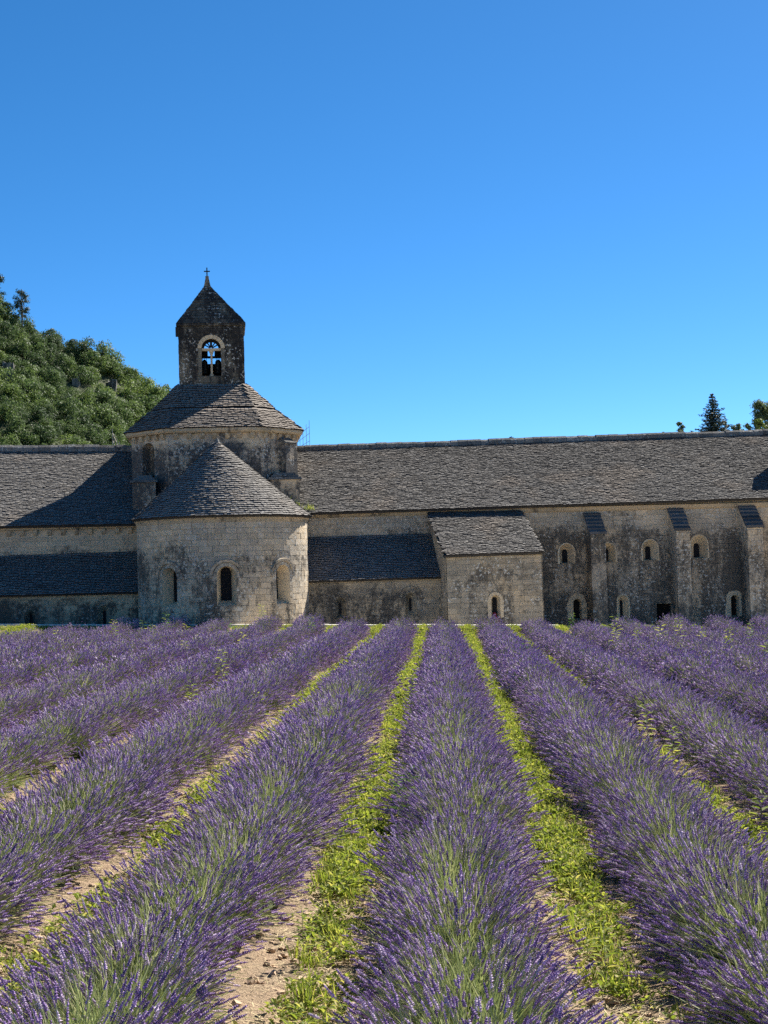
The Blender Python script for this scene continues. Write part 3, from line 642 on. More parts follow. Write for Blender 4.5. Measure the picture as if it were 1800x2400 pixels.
mb = MB(); mb.quad((-900, -300, GZ), (900, -300, GZ), (900, 1500, GZ), (-900, 1500, GZ)); gr = mb.build('ground', M['meadow']); gr['kind'] = 'structure'
M['gravel'] = mat_plain('pale_gravel', (0.55, 0.47, 0.35), 0.95, 0.25, 8)
mb = MB(); mb.quad((-60, 62.0, GZ+0.02), (60, 56.0, GZ+0.02), (60, 71.0, GZ+0.02), (-60, 71.0, GZ+0.02)); yd = mb.build('bounce_yard', M['gravel']); yd['kind'] = 'structure'  # unseen gravel sheet, added to bounce warm sunlight onto the shaded walls
# field sheet
AA = np.linspace(-46, 46, 230); TT = np.concatenate([np.linspace(-6, 26, 150), np.linspace(26.3, 62.6, 90)])
ag, tg = np.meshgrid(AA, TT); P = fxyz(ag, tg)
P[..., 2] += 0.035*np.cos((ag-0.086)/1.8*2*math.pi) + rs.normal(0, 0.012, ag.shape)
nA, nT = len(AA), len(TT); idx = np.arange(nA*nT).reshape(nT, nA)
fc = np.stack([idx[:-1, :-1], idx[:-1, 1:], idx[1:, 1:], idx[1:, :-1]], -1).reshape(-1, 4)
me = bpy.data.meshes.new('field'); me.from_pydata(P.reshape(-1, 3).tolist(), [], fc.tolist()); me.update()
fo = link('field', me, M['soil']); fo['kind'] = 'structure'
# kerb: single long pale coping stones on the low bank at the far end
kb = thing('kerb', tuple(fxyz(np.array(-3.0), np.array(62.8))), 'low pale stone kerb along the far end of the lavender field', 'kerb')
a = -30.0
while a < 4.6:
    l = rng.uniform(1.1, 1.9); mb = MB(); c = [tuple(fxyz(np.array(x), np.array(t), h)) for t, h in ((62.55, 0.0),) for x in (a+.006, a+l-.006)]
    j = rng.uniform(-.012, .012)
    q = lambda x, t, h: tuple(fxyz(np.array(x), np.array(t)) + np.array((0, 0, h)))
    mb.hexa([q(a+.006, 62.55, -0.25), q(a+l-.006, 62.55, -0.25), q(a+l-.006, 62.95, -1.3), q(a+.006, 62.95, -1.3), q(a+.006, 62.55, 0.12+j), q(a+l-.006, 62.55, 0.12+j), q(a+l-.006, 62.95, 0.125+j), q(a+.006, 62.95, 0.125+j)])
    mb.build('kerb_stone', M['kerb'], kb); a += l

# ================================================================== SCATTER (geometry nodes)
def proto_collection(name, meshes):
    c = bpy.data.collections.new(name)
    for i, me in enumerate(meshes):
        o = bpy.data.objects.new('%s_%03d' % (name, i), me); c.objects.link(o)
    return c
def scatter_group(coll):
    ng = bpy.data.node_groups.new('scatter_'+coll.name, 'GeometryNodeTree')
    ng.interface.new_socket('Geometry', in_out='INPUT', socket_type='NodeSocketGeometry'); ng.interface.new_socket('Geometry', in_out='OUTPUT', socket_type='NodeSocketGeometry')
    N = ng.nodes; L = ng.links; gi = N.new('NodeGroupInput'); go = N.new('NodeGroupOutput'); ip = N.new('GeometryNodeInstanceOnPoints')
    ci = N.new('GeometryNodeCollectionInfo'); ci.inputs['Collection'].default_value = coll; ci.inputs['Separate Children'].default_value = True; ci.inputs['Reset Children'].default_value = True
    def attr(nm, dt): a = N.new('GeometryNodeInputNamedAttribute'); a.data_type = dt; a.inputs['Name'].default_value = nm; return a.outputs[0]
    er = N.new('FunctionNodeEulerToRotation'); L.new(attr('rot', 'FLOAT_VECTOR'), er.inputs[0])
    L.new(gi.outputs[0], ip.inputs['Points']); L.new(ci.outputs[0], ip.inputs['Instance']); ip.inputs['Pick Instance'].default_value = True
    L.new(attr('pick', 'INT'), ip.inputs['Instance Index']); L.new(er.outputs[0], ip.inputs['Rotation']); L.new(attr('size', 'FLOAT_VECTOR'), ip.inputs['Scale'])
    L.new(ip.outputs[0], go.inputs[0]); return ng
def scatter(name, ng, pts, rot, size, pick, tint, parent=None, mat=None):
    n = len(pts); me = bpy.data.meshes.new(name); me.vertices.add(n); me.vertices.foreach_set('co', np.asarray(pts, np.float32).ravel())
    def at(nm, ty, key, arr): a = me.attributes.new(nm, ty, 'POINT'); a.data.foreach_set(key, arr.ravel())
    at('rot', 'FLOAT_VECTOR', 'vector', np.asarray(rot, np.float32))
    size = np.asarray(size, np.float32); size = np.repeat(size[:, None], 3, 1) if size.ndim == 1 else size
    at('size', 'FLOAT_VECTOR', 'vector', size); at('pick', 'INT', 'value', np.asarray(pick, np.int32)); at('tint', 'FLOAT', 'value', np.asarray(tint, np.float32))
    me.update(); o = link(name, me, mat, parent, 'stuff'); md = o.modifiers.new('scatter', 'NODES'); md.node_group = ng; return o

def tint_attr(g):
    a = g.n('ShaderNodeAttribute', attribute_type='INSTANCER', attribute_name='tint'); return a.outputs['Fac']

# ------------------------------------------------------------------ lavender
def flower_mat():
    g = NG('lavender_flower'); r = g.rnd(); t = tint_attr(g)
    col = g.ramp(r, [(0.0, (0.21, 0.125, 0.30)), (0.35, (0.37, 0.235, 0.485)), (0.7, (0.50, 0.345, 0.60)), (1.0, (0.76, 0.66, 0.74))])
    col = g.mix(g.ma('MULTIPLY', t, 0.35), col, (0.43, 0.31, 0.47))
    n = g.noise(g.pos(), 90, 2, 0.5); col = g.mix(1.0, col, g.ramp(n, [(0.3, 0.65), (0.7, 1.3)]), 'MULTIPLY')
    return g.done(g.leaf(col, col, 0.32, 0.7, 0.2))
def stem_mat():
    g = NG('lavender_stem'); r = g.rnd(); col = g.ramp(r, [(0, (0.24, 0.28, 0.11)), (0.6, (0.39, 0.41, 0.20)), (1, (0.60, 0.56, 0.37))])
    return g.done(g.leaf(col, col, 0.25, 0.6, 0.25))
def lfoliage_mat():
    g = NG('lavender_leaf'); r = g.rnd(); col = g.ramp(r, [(0, (0.17, 0.22, 0.07)), (0.6, (0.32, 0.37, 0.13)), (1, (0.55, 0.54, 0.27))])
    return g.done(g.leaf(col, col, 0.3, 0.6, 0.25))
M['flower'] = flower_mat(); M['stem'] = stem_mat(); M['lleaf'] = lfoliage_mat()
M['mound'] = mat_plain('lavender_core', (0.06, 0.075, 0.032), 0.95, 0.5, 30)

def stalk(mb, r, base, d, L, sl, rad, sides, whorls, stemr):
    d = Vector(d).normalized(); a = d.orthogonal().normalized(); b = d.cross(a); base = Vector(base)
    bend = a*r.uniform(-.07, .07)+b*r.uniform(-.07, .07)
    pt = lambda s: base + d*(L*s) + bend*(s*s)
    mb.cur = 0; mb.tube([pt(0), pt(0.5), pt(1.0-sl/L)], stemr, 3, False)
    mb.cur = 1; n = whorls*2+1; loops = []
    for i in range(n+1):
        s_ = 1-sl/L + sl/L*i/n; env = math.sin(math.pi*min(1, 0.22+0.78*i/n))**0.6
        rr_ = rad*env*(1.0 if i % 2 else 0.45)*r.uniform(0.8, 1.25)
        if i == n: rr_ = rad*0.1
        p = pt(s_); ph = r.uniform(0, 6.28)
        loops.append([p + (a*math.cos(ph+2*math.pi*k/sides)+b*math.sin(ph+2*math.pi*k/sides))*rr_*r.uniform(0.7, 1.35) for k in range(sides)])
    mb.loft(loops, True, False, False)
def tuft(seed, ns, sides, whorls, rad, stemr, spread):
    r = random.Random(seed); mb = MB()
    for _ in range(ns):
        an = r.uniform(0, 6.28); q = math.sqrt(r.random())
        tip = Vector((math.cos(an)*q*spread, math.sin(an)*q*spread, 0.5)); base = Vector((tip.x*0.3, tip.y*0.3, 0)); tip += Vector((r.gauss(0, .035), r.gauss(0, .035), 0))
        L = r.uniform(0.30, 0.57); stalk(mb, r, base, tip-base, L, r.uniform(0.045, 0.08), rad*r.uniform(0.8, 1.2), sides, whorls, stemr)
    return mb.mesh('tuft', [M['stem'], M['flower']])
def blades(seed, n, w, L0, L1, spread):
    r = random.Random(seed); mb = MB()
    for _ in range(n):
        an = r.uniform(0, 6.28); q = math.sqrt(r.random()); d = Vector((math.cos(an)*q*spread, math.sin(an)*q*spread, 0.4)).normalized(); L = r.uniform(L0, L1)
        s_ = d.orthogonal().normalized(); s_ = Matrix.Rotation(r.uniform(0, 6.28), 3, d) @ s_; base = Vector((r.uniform(-.03, .03), r.uniform(-.03, .03), 0)); m_ = base+d*L*0.55+s_.cross(d)*r.uniform(-.03, .03)
        mb.add([base-s_*w*.5, base+s_*w*.5, m_+s_*w*.5, m_-s_*w*.5, base+d*L], [(0, 1, 2, 3), (3, 2, 4)])
    return mb.mesh('blades', [M['lleaf']])
NNEAR, NMID, NFAR, NLEAF = 14, 10, 8, 6
lav = [tuft(1000+i, 13, 5, 6, 0.0085, 0.0021, 0.15) for i in range(NNEAR)] + [tuft(2000+i, 13, 4, 3, 0.0100, 0.0026, 0.15) for i in range(NMID)] \
    + [tuft(3000+i, 14, 3, 1, 0.0145, 0.0035, 0.17) for i in range(NFAR)] + [blades(4000+i, 26, 0.006, 0.22, 0.40, 0.35) for i in range(NLEAF)]
NG_LAV = scatter_group(proto_collection('lavender', lav))

def dir_euler(d):       # euler that carries local z to d
    n = len(d); e = np.zeros((n, 3)); e[:, 1] = np.arccos(np.clip(d[:, 2], -1, 1)); e[:, 2] = np.arctan2(d[:, 1], d[:, 0]); return e
def row_world(d):       # (across, along, up) -> world direction
    return np.stack([d[:, 0]*cA + d[:, 1]*sA, -d[:, 0]*sA + d[:, 1]*cA, d[:, 2]], -1)
ORD = ['', 'first', 'second', 'third', 'fourth', 'fifth', 'sixth', 'seventh', 'eighth', 'ninth', 'tenth', 'eleventh', 'twelfth', 'thirteenth', 'fourteenth', 'fifteenth']
def row_label(k):
    if k == 0: return 'broad lavender row rising from the bottom middle of the field'
    return '%s lavender row to the %s of the broad middle row' % (ORD[abs(k)], 'left' if k < 0 else 'right')
A0, SP = 0.086, 1.8
n_inst = 0
for k in range(-12, 9):
    Ac = A0 + SP*k
    t_end = 60.8 + rs.uniform(-.4, .4) if -3 < k < 5 else 62.0
    if k <= -8: t_end = 58.5 - (-8-k)*6.0
    t = 5.2; bt = []
    while t < t_end: bt.append(t); t += rs.uniform(0.50, 0.70)
    bt = np.array(bt); ba = Ac + rs.normal(0, 0.045, len(bt)) + np.array([0.09*mnoise.noise((q*0.13, k*3.7, 0.5)) for q in bt])
    px = 1035 + 3600*ba/bt; mg = 130 + 3600*3.0/bt
    keep = (px > -mg) & (px < 1800+mg); bt, ba = bt[keep], ba[keep]
    if len(bt) == 0: continue
    base = fxyz(ba, bt)
    row = thing('lavender_row', tuple(fxyz(np.array(Ac), np.array(float(bt.mean())))), row_label(k), 'lavender row', 'lavender rows')
    # core mounds, one dome per bush, joined
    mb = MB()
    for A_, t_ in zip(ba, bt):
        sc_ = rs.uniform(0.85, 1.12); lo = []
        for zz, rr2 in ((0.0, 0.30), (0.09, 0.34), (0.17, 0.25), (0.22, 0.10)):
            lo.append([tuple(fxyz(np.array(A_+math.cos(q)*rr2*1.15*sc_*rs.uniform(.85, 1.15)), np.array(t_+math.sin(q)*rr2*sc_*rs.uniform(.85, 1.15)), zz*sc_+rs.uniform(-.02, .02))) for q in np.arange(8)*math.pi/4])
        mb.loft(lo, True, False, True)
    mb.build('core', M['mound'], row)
    PT, RT, SZ, PK, TN = [], [], [], [], []; LP, LR_, LS, LK = [], [], [], []
    for A_, t_ in zip(ba, bt):
        if t_ < 17: n, pk, N_, s0 = 41, 0, NNEAR, 1.0
        elif t_ < 30: n, pk, N_, s0 = 32, NNEAR, NMID, 1.0
        else: n, pk, N_, s0 = 25, NNEAR+NMID, NFAR, 1.02
        vig = np.clip(rs.normal(1.0, 0.10), 0.72, 1.2)*(0.93+0.07*float(sstep(11, 16, t_)))*(1-0.12*float(sstep(35, 55, t_)))*(1-(0.16*float(sstep(48, 57, t_)) if k < -3 else 0.0)*min(1.0, (-3-k)/2))
        wild = mnoise.noise((A_*0.35, t_*0.22, 3.3))
        n = int(n*np.clip(rs.normal(0.92, 0.17)+wild*0.45, 0.4, 1.2))
        u = rs.uniform(-1, 1, n); a = np.sign(u)*np.abs(u)**0.80*R_(82); b = rs.normal(0, R_(27), n)
        d = np.stack([np.sin(a), np.cos(a)*np.sin(b), np.cos(a)*np.cos(b)], -1)
        if t_ < 26:     # heads splay outwards, the crown of each bush stays greener
            kp = (np.abs(a) > R_(28)) | (np.abs(b) > R_(34)) | (rs.rand(n) < (0.55 if t_ < 13 else 0.75)); d = d[kp]; n = len(d)
        else: kp = slice(None)
        pa = A_ + d[:, 0]*0.10 + rs.normal(0, 0.06, n); pt_ = t_ + d[:, 1]*0.08 + rs.normal(0, 0.12, n)
        hz = 0.06 + 0.05*d[:, 2] + rs.uniform(-.02, .03, n)
        PT.append(fxyz(pa, pt_, 0) + np.stack([0*hz, 0*hz, hz], -1)); RT.append(dir_euler(row_world(d))); SZ.append(s0*vig*rs.uniform(0.88, 1.14, n)*(1+0.08*np.abs(d[:, 0])))
        PK.append(pk + rs.randint(0, N_, n)); TN.append(np.clip(rs.normal(0.4, 0.25)+rs.normal(0, 0.15, n), 0, 1))
        m = 30 if t_ < 17 else 17 if t_ < 30 else 8
        u = rs.uniform(-1, 1, m); a = u*R_(75); b = rs.normal(0, R_(30), m); d = np.stack([np.sin(a), np.cos(a)*np.sin(b), np.cos(a)*np.cos(b)], -1)
        LP.append(fxyz(A_ + d[:, 0]*0.16 + rs.normal(0, .08, m), t_ + d[:, 1]*.1 + rs.normal(0, .15, m), 0) + np.stack([0*a, 0*a, 0.05+0.08*d[:, 2]], -1)); LR_.append(dir_euler(row_world(d))); LS.append(vig*rs.uniform(.95, 1.4, m)); LK.append(NNEAR+NMID+NFAR+rs.randint(0, NLEAF, m))
    scatter('flower_stalks', NG_LAV, np.concatenate(PT), np.concatenate(RT), np.concatenate(SZ), np.concatenate(PK), np.concatenate(TN), row, M['flower'])
    LPc = np.concatenate(LP); scatter('foliage', NG_LAV, LPc, np.concatenate(LR_), np.concatenate(LS), np.concatenate(LK), np.zeros(len(LPc)), row, M['lleaf'])
    n_inst += len(LPc) + sum(map(len, PT))
print('lavender instances', n_inst)

# ------------------------------------------------------------------ weeds, clods and straw between the rows
def weed_leaf_mat(name, a, b, c, tf=0.5):
    g = NG(name); r = g.rnd(); col = g.ramp(r, [(0, a), (0.5, b), (0.85, c), (1, (0.46, 0.38, 0.20))]); tc = g.mix(1.0, col, (1.25, 1.35, 0.6), 'MULTIPLY')
    return g.done(g.leaf(col, tc, tf, 0.7, 0.12))
M['weed'] = weed_leaf_mat('weed_leaf', (0.115, 0.15, 0.036), (0.21, 0.25, 0.055), (0.38, 0.37, 0.12), 0.42)
M['weed_dark'] = weed_leaf_mat('dark_weed_leaf', (0.05, 0.10, 0.03), (0.09, 0.17, 0.05), (0.17, 0.27, 0.06), 0.35)
M['straw'] = mat_plain('dry_straw', (0.52, 0.42, 0.24), 0.9, 0.4, 40)
M['clod'] = mat_plain('soil_clod', (0.46, 0.33, 0.22), 0.97, 0.35, 9)
def leaf_poly(mb, base, d, up, L, W, fold=0.18):
    d = Vector(d).normalized(); s_ = d.cross(Vector(up)).normalized(); n_ = s_.cross(d); base = Vector(base)
    p = [base, base+d*L*.3-s_*W*.42+n_*W*fold, base+d*L*.32-n_*W*.05, base+d*L*.3+s_*W*.42+n_*W*fold, base+d*L*.66-s_*W*.36+n_*W*(fold-.1), base+d*L*.68-n_*W*.16, base+d*L*.66+s_*W*.36+n_*W*(fold-.1), base+d*L-n_*W*.35]
    mb.add(p, [(0, 2, 1), (0, 3, 2), (1, 2, 5, 4), (2, 3, 6, 5), (4, 5, 7), (5, 6, 7)])
def rosette(seed, n, L, W, h):
    r = random.Random(seed); mb = MB()
    for _ in range(n):
        an = r.uniform(0, 6.28); el = r.uniform(0.1, 1.1); d = (math.cos(an)*math.cos(el), math.sin(an)*math.cos(el), math.sin(el)); q = r.uniform(0, 0.05)
        leaf_poly(mb, (math.cos(an)*q, math.sin(an)*q, r.uniform(0, h)), d, (0, 0, 1), L*r.uniform(.6, 1.2), W*r.uniform(.6, 1.2))
    return mb.mesh('rosette', [M['weed']])
def grass_tuft(seed, n, h):
    r = random.Random(seed); mb = MB()
    for _ in range(n):
        an = r.uniform(0, 6.28); ln = r.uniform(.1, .6); d = Vector((math.cos(an)*ln, math.sin(an)*ln, 1)).normalized(); L = h*r.uniform(.5, 1.2); s_ = Vector((-math.sin(an), math.cos(an), 0)); b_ = Vector((r.uniform(-.05, .05), r.uniform(-.05, .05), 0)); w = 0.004; m_ = b_+d*L*.6
        mb.add([b_-s_*w, b_+s_*w, m_+s_*w, m_-s_*w, b_+d*L+Vector((d.x, d.y, 0))*L*.2], [(0, 1, 2, 3), (3, 2, 4)])
    return mb.mesh('grass', [M['weed']])
def straw_bits(seed):
    r = random.Random(seed); mb = MB()
    for _ in range(7):
        p = Vector((r.uniform(-.09, .09), r.uniform(-.09, .09), r.uniform(0.002, .02))); a_ = r.uniform(0, 3.14); d = Vector((math.cos(a_), math.sin(a_), r.uniform(-.15, .3))); s_ = Vector((-d.y, d.x, 0)); L = r.uniform(.04, .12); w = .0022
        mb.add([p-s_*w, p+s_*w, p+d*L+s_*w, p+d*L-s_*w], [(0, 1, 2, 3)])
    return mb.mesh('straw', [M['straw']])
def clod_mesh(seed):
    r = random.Random(seed); mb = MB(); lo = []
    for z, q in ((-.5, .6), (0.05, 1.0), (.5, .75)): lo.append([(math.cos(k*1.047)*q*r.uniform(.7, 1.2), math.sin(k*1.047)*q*r.uniform(.7, 1.2), z*r.uniform(.6, 1.1)) for k in range(6)])
    mb.loft(lo, True, False, True); return mb.mesh('clod', [M['clod']])
gc = [rosette(10+i, 9, 0.052, 0.035, 0.05) for i in range(5)] + [rosette(30+i, 16, 0.05, 0.032, 0.09) for i in range(3)] + [grass_tuft(50+i, 16, 0.14) for i in range(4)]
NG_GC = scatter_group(proto_collection('ground_cover', gc)); NG_ST = scatter_group(proto_collection('straw', [straw_bits(70+i) for i in range(5)])); NG_CL = scatter_group(proto_collection('clods', [clod_mesh(90+i) for i in range(6)]))
def gapdens(k, t):      # how green the gap between row k-1 and row k is at distance t
    far = 0.30 + 0.7*sstep(15, 24, t)
    if k == 0: return 0.20 + 0.36*sstep(10.2, 11.5, t) - 0.22*sstep(15.5, 17, t) + 0.40*sstep(20, 32, t)
    if k == 1: return 0.20 + 0.45*sstep(12.2, 13.4, t)
    if k == -1: return 0.18 + 0.5*sstep(20, 36, t)
    return 0.20 + 0.40*sstep(24, 42, t)
gp, gs, gk, gr_ = [], [], [], []
for k in range(-9, 9):
    Ag = A0 + SP*(k-0.5)
    t = np.concatenate([rs.uniform(6, 20, 6500), rs.uniform(20, 40, 5200), rs.uniform(40, 62.4, 4600)])
    px = 1035+3600*Ag/t; mg = 120+3600*2.6/t; kk = (px > -mg) & (px < 1800+mg)
    cl = np.array([mnoise.noise((Ag*3.1, q*0.8, 1.7)) + 0.5*mnoise.noise((Ag*5, q*2.3, 7.7)) for q in t])
    kk &= rs.rand(len(t)) < np.clip(gapdens(k, t)*(0.75+1.3*cl), 0.0, 1.0)
    t = t[kk]; Aq = Ag + np.clip(rs.normal(0, 0.125, len(t)), -.36, .36)
    gp.append(fxyz(Aq, t)); far = t > 30; gs.append(rs.uniform(0.45, 1.25, len(t))*np.where(far, 1.3, 0.95)); gk.append(np.where(rs.rand(len(t)) < 0.13, rs.randint(8, 12, len(t)), rs.randint(0, 8, len(t)))); gr_.append(rs.uniform(0, 6.28, len(t)))
# grassy headland by the kerb, widening at the far left
t = rs.uniform(60.8, 62.4, 3000); Aq = rs.uniform(-22, 13, 3000)
t2 = rs.uniform(44, 62, 14000); A2 = rs.uniform(-24, -11.5, 14000); kk = (A2 < -13.4 - (58.5-t2)*0.12 + rs.normal(0, .5, 14000)); t = np.concatenate([t, t2[kk]]); Aq = np.concatenate([Aq, A2[kk]])
gp.append(fxyz(Aq, t)); gs.append(rs.uniform(0.5, 1.05, len(t))); gk.append(np.where(rs.rand(len(t)) < .7, rs.randint(8, 12, len(t)), rs.randint(0, 8, len(t)))); gr_.append(rs.uniform(0, 6.28, len(t)))
gp, gs, gk, gr_ = map(np.concatenate, (gp, gs, gk, gr_)); rot = np.zeros((len(gp), 3)); rot[:, 2] = gr_
o = scatter('ground_weeds', NG_GC, gp, rot, gs, gk, rs.rand(len(gp)), None, M['weed']); props(o, 'low bright green weeds growing in the strips between the lavender rows', 'weeds')
def litter(name, ng, n, nk, s0, s1, label, cat, mat, tmax, flat):
    t = 6 + (tmax-6)*rs.rand(n)**1.5; k = rs.randint(-4, 5, n); Aq = A0 + SP*(k-0.5) + np.clip(rs.normal(0, .22, n), -.6, .6); px = 1035+3600*Aq/t; kk = (px > -900) & (px < 2700); t, Aq = t[kk], Aq[kk]; n = len(t)
    rot = np.zeros((n, 3)); rot[:, 2] = rs.uniform(0, 6.28, n)
    if not flat: rot[:, 0] = rs.uniform(-.6, .6, n)
    s_ = s0 + (s1-s0)*rs.rand(n)**3
    o = scatter(name, ng, fxyz(Aq, t, 0.035*np.cos((Aq-0.086)/1.8*2*math.pi) + (0.0 if not flat else 0.012)), rot, s_, rs.randint(0, nk, n), rs.rand(n), None, mat); props(o, label, cat)
litter('soil_clods', NG_CL, 26000, 6, 0.006, 0.045, 'crumbly pale soil clods on the ground between the rows', 'soil', M['clod'], 26, False)
litter('straw_litter', NG_ST, 9000, 5, 0.7, 1.4, 'dry straw bits strewn on the soil between the rows', 'straw', M['straw'], 26, True)

# ------------------------------------------------------------------ tall leafy weeds standing in the rows
def weed_meshes(seed, h, n, L):
    r = random.Random(seed); st = MB(); lf = MB(); top = Vector((r.uniform(-.05, .05), r.uniform(-.05, .05), h)); mid = top*0.5+Vector((r.uniform(-.02, .02), r.uniform(-.02, .02), 0))
    bz = lambda s: mid*(2*s*(1-s)) + top*(s*s)
    st.tube([bz(i/5) for i in range(6)], [0.006-0.0008*i for i in range(6)], 5)
    for i in range(n):
        s_ = 0.15+0.85*i/n; an = i*2.4+r.uniform(-.4, .4); el = r.uniform(-.1, .6); p = bz(s_); d = (math.cos(an)*math.cos(el), math.sin(an)*math.cos(el), math.sin(el)); k = L*(1.15-0.6*s_)*r.uniform(.8, 1.2)
        leaf_poly(lf, p+Vector(d)*0.02, d, (0, 0, 1), k, k*0.5)
    return st.mesh('weed_stem'), lf.mesh('weed_leaves')
WV = [weed_meshes(300+i, (0.75, 0.6, 0.68, 0.5)[i], (26, 20, 30, 16)[i], (0.13, 0.15, 0.11, 0.15)[i]) for i in range(4)]
for a_, b_ in WV: a_.materials.append(M['stem'])
WD = [m[1].copy() for m in WV]
for m in WD: m.materials.append(M['weed_dark'])
for a_, b_ in WV: b_.materials.append(M['weed'])
WEEDS = [  # photo column / distance turned into field coordinates (across, along), size, dark, where
    (-10.9, 50.6, 1.0, 0, 'far weed among the left lavender, below the right slit window of the left lean-to'),
    (-12.1, 48.0, 0.9, 0, 'small pale weed among the left lavender, in line with the tower left corner'),
    (-9.2, 48.8, 1.0, 0, 'bushy weed among the left lavender, below the left edge of the apse'),
    (-9.6, 57.0, 0.9, 0, 'upright weed near the kerb below the left edge of the apse wall'),
    (-9.9, 33.6, 0.75, 0, 'bright low weed alone in the left lavender, nearest of the far-left weeds'),
    (-7.1, 44.5, 0.9, 0, 'weed in the lavender below the middle of the apse left window'),
    (-6.9, 41.0, 0.8, 0, 'pale weed cluster in the gap below and left of the apse middle window'),
    (-6.4, 49.0, 0.9, 0, 'weed poking out of the lavender below the apse middle window'),
    (-4.75, 32.7, 0.9, 0, 'bright yellow-green weed in the gap left of the second left row'),
    (-4.55, 27.6, 0.7, 0, 'dull low weed in the gap nearer than the bright yellow-green weed'),
    (-7.3, 62.0, 1.1, 0, 'bright green weed at the kerb in front of the apse right window'),
    (-7.6, 55.5, 1.0, 1, 'greyish weed in far lavender below the middle apse window'),
    (-10.6, 58.5, 1.0, 1, 'greyish tall weed at the far lavender edge below the apse left window'),
    (-11.4, 58.0, 0.9, 1, 'thin grey weed at the far lavender edge left of the apse'),
    (-5.0, 58.0, 1.0, 1, 'thin weed at the row end below the apse right edge'),
    (-3.1, 26.0, 0.7, 0, 'small bright weed on the side of the second left row'),
    (5.6, 50.5, 1.15, 0, 'tall leafy weed left of the pair below the first buttress'),
    (5.2, 47.0, 1.0, 0, 'broad low weed in front of the tall weed below the first buttress'),
    (6.4, 51.5, 0.95, 0, 'grey-green weed below the slit window right of the first buttress'),
    (7.2, 50.5, 1.2, 0, 'largest bright weed clump below the cellar opening'),
    (7.6, 50.0, 1.1, 0, 'right half of the bright weed clump below the cellar opening'),
    (7.7, 46.5, 0.95, 0, 'pale weed in the lavender below the second buttress'),
    (8.2, 45.0, 1.05, 0, 'tall weed between the second and third buttresses'),
    (8.4, 40.0, 1.15, 0, 'tall weed at the right picture edge in the lavender'),
    (10.4, 52.5, 0.9, 1, 'dull weed far back below the third buttress'),
    (2.0, 39.5, 0.9, 1, 'grey-green weed standing in the first row right of the middle'),
    (-0.62, 27.0, 0.8, 0, 'weed on the left flank of the broad middle row'),
    (1.75, 22.2, 0.7, 0, 'small weed half way up the first row right of the middle'),
    (2.78, 21.5, 0.95, 0, 'bright weed in the gap right of the first right row'),
    (2.84, 19.6, 0.9, 0, 'second bright weed in the gap right of the first right row, nearer'),
    (5.0, 60.2, 0.9, 1, 'weed at the row end below the round-headed door'),
    (-0.40, 15.6, 1.0, 1, 'tall dark green weed leaning at the left foot of the middle row'),
    (-0.47, 14.8, 0.7, 1, 'short dark green weed in front of the tall dark one'),
    (0.93, 9.55, 0.55, 0, 'bright seedling with drooping leaves on bare soil, bottom right'),
    (0.84, 9.75, 0.42, 0, 'smaller seedling left of the drooping one on bare soil'),
    (2.95, 14.9, 0.75, 0, 'bright leafy weed at the right picture edge in the gap'),
    (-0.95, 9.9, 0.45, 0, 'little yellowish seedling on the soil at the bottom left of the middle row'),
]
for i, (A_, t_, s_, dk, lb) in enumerate(WEEDS):
    p = fxyz(np.array(A_), np.array(t_), 0.03); e = thing('weed', tuple(p), lb, 'weed', 'tall weeds'); k = i % 4
    far_ = t_ > 25; wide = 1.6 if far_ else 1.15; tall = 1.3 if far_ else 1.0
    mt = Matrix.Translation(p) @ Matrix.Rotation(i*1.7, 4, 'Z') @ Matrix.Diagonal((s_*wide, s_*wide, s_*tall, 1))
    for nm, me_ in (('stem', WV[k][0]), ('leaves', (WD if dk else [q[1] for q in WV])[k])):
        o = bpy.data.objects.new(nm, me_); COL.objects.link(o); o.parent = e; o.matrix_parent_inverse = Matrix.Translation(-e.location); o.matrix_basis = mt

# ================================================================== WOODED HILL AND FAR TREES
SKYL = np.array([(-110, 72), (-70, 60), (-45, 46), (-25, 34.6), (-22.5, 33.0), (-18.4, 31.2), (-14.5, 29.4), (-11.5, 27.6), (-7.9, 25.4), (-5.4, 24.2), (0, 20.6), (6, 15), (14, 6), (26, -1.5), (120, -3)])
def hill_z(x, y):
    r_ = np.interp(x, SKYL[:, 0], SKYL[:, 1]); r_ = r_ - 1.2; z = np.where(y < 180, r_ - (180-y)*0.5, r_ - (y-180)*0.25)
    return z
HX, HY = np.linspace(-110, 40, 90), np.linspace(100, 240, 76); hx, hy = np.meshgrid(HX, HY); hz = hill_z(hx, hy)
hz = hz + np.array([mnoise.noise((a*.08, b*.08, 0))*1.6 + mnoise.noise((a*.3, b*.3, 5))*0.5 for a, b in zip(hx.ravel(), hy.ravel())]).reshape(hx.shape); hz = np.maximum(hz, GZ-0.5)
idx = np.arange(hx.size).reshape(hx.shape); fc = np.stack([idx[:-1, :-1], idx[:-1, 1:], idx[1:, 1:], idx[1:, :-1]], -1).reshape(-1, 4)
me = bpy.data.meshes.new('hill'); me.from_pydata(np.stack([hx, hy, hz], -1).reshape(-1, 3).tolist(), [], fc.tolist()); me.update()
M['scrub'] = mat_plain('scrub_soil', (0.06, 0.07, 0.03), 0.95, 0.4, 0.8); ho = link('hill', me, M['scrub']); ho['kind'] = 'structure'

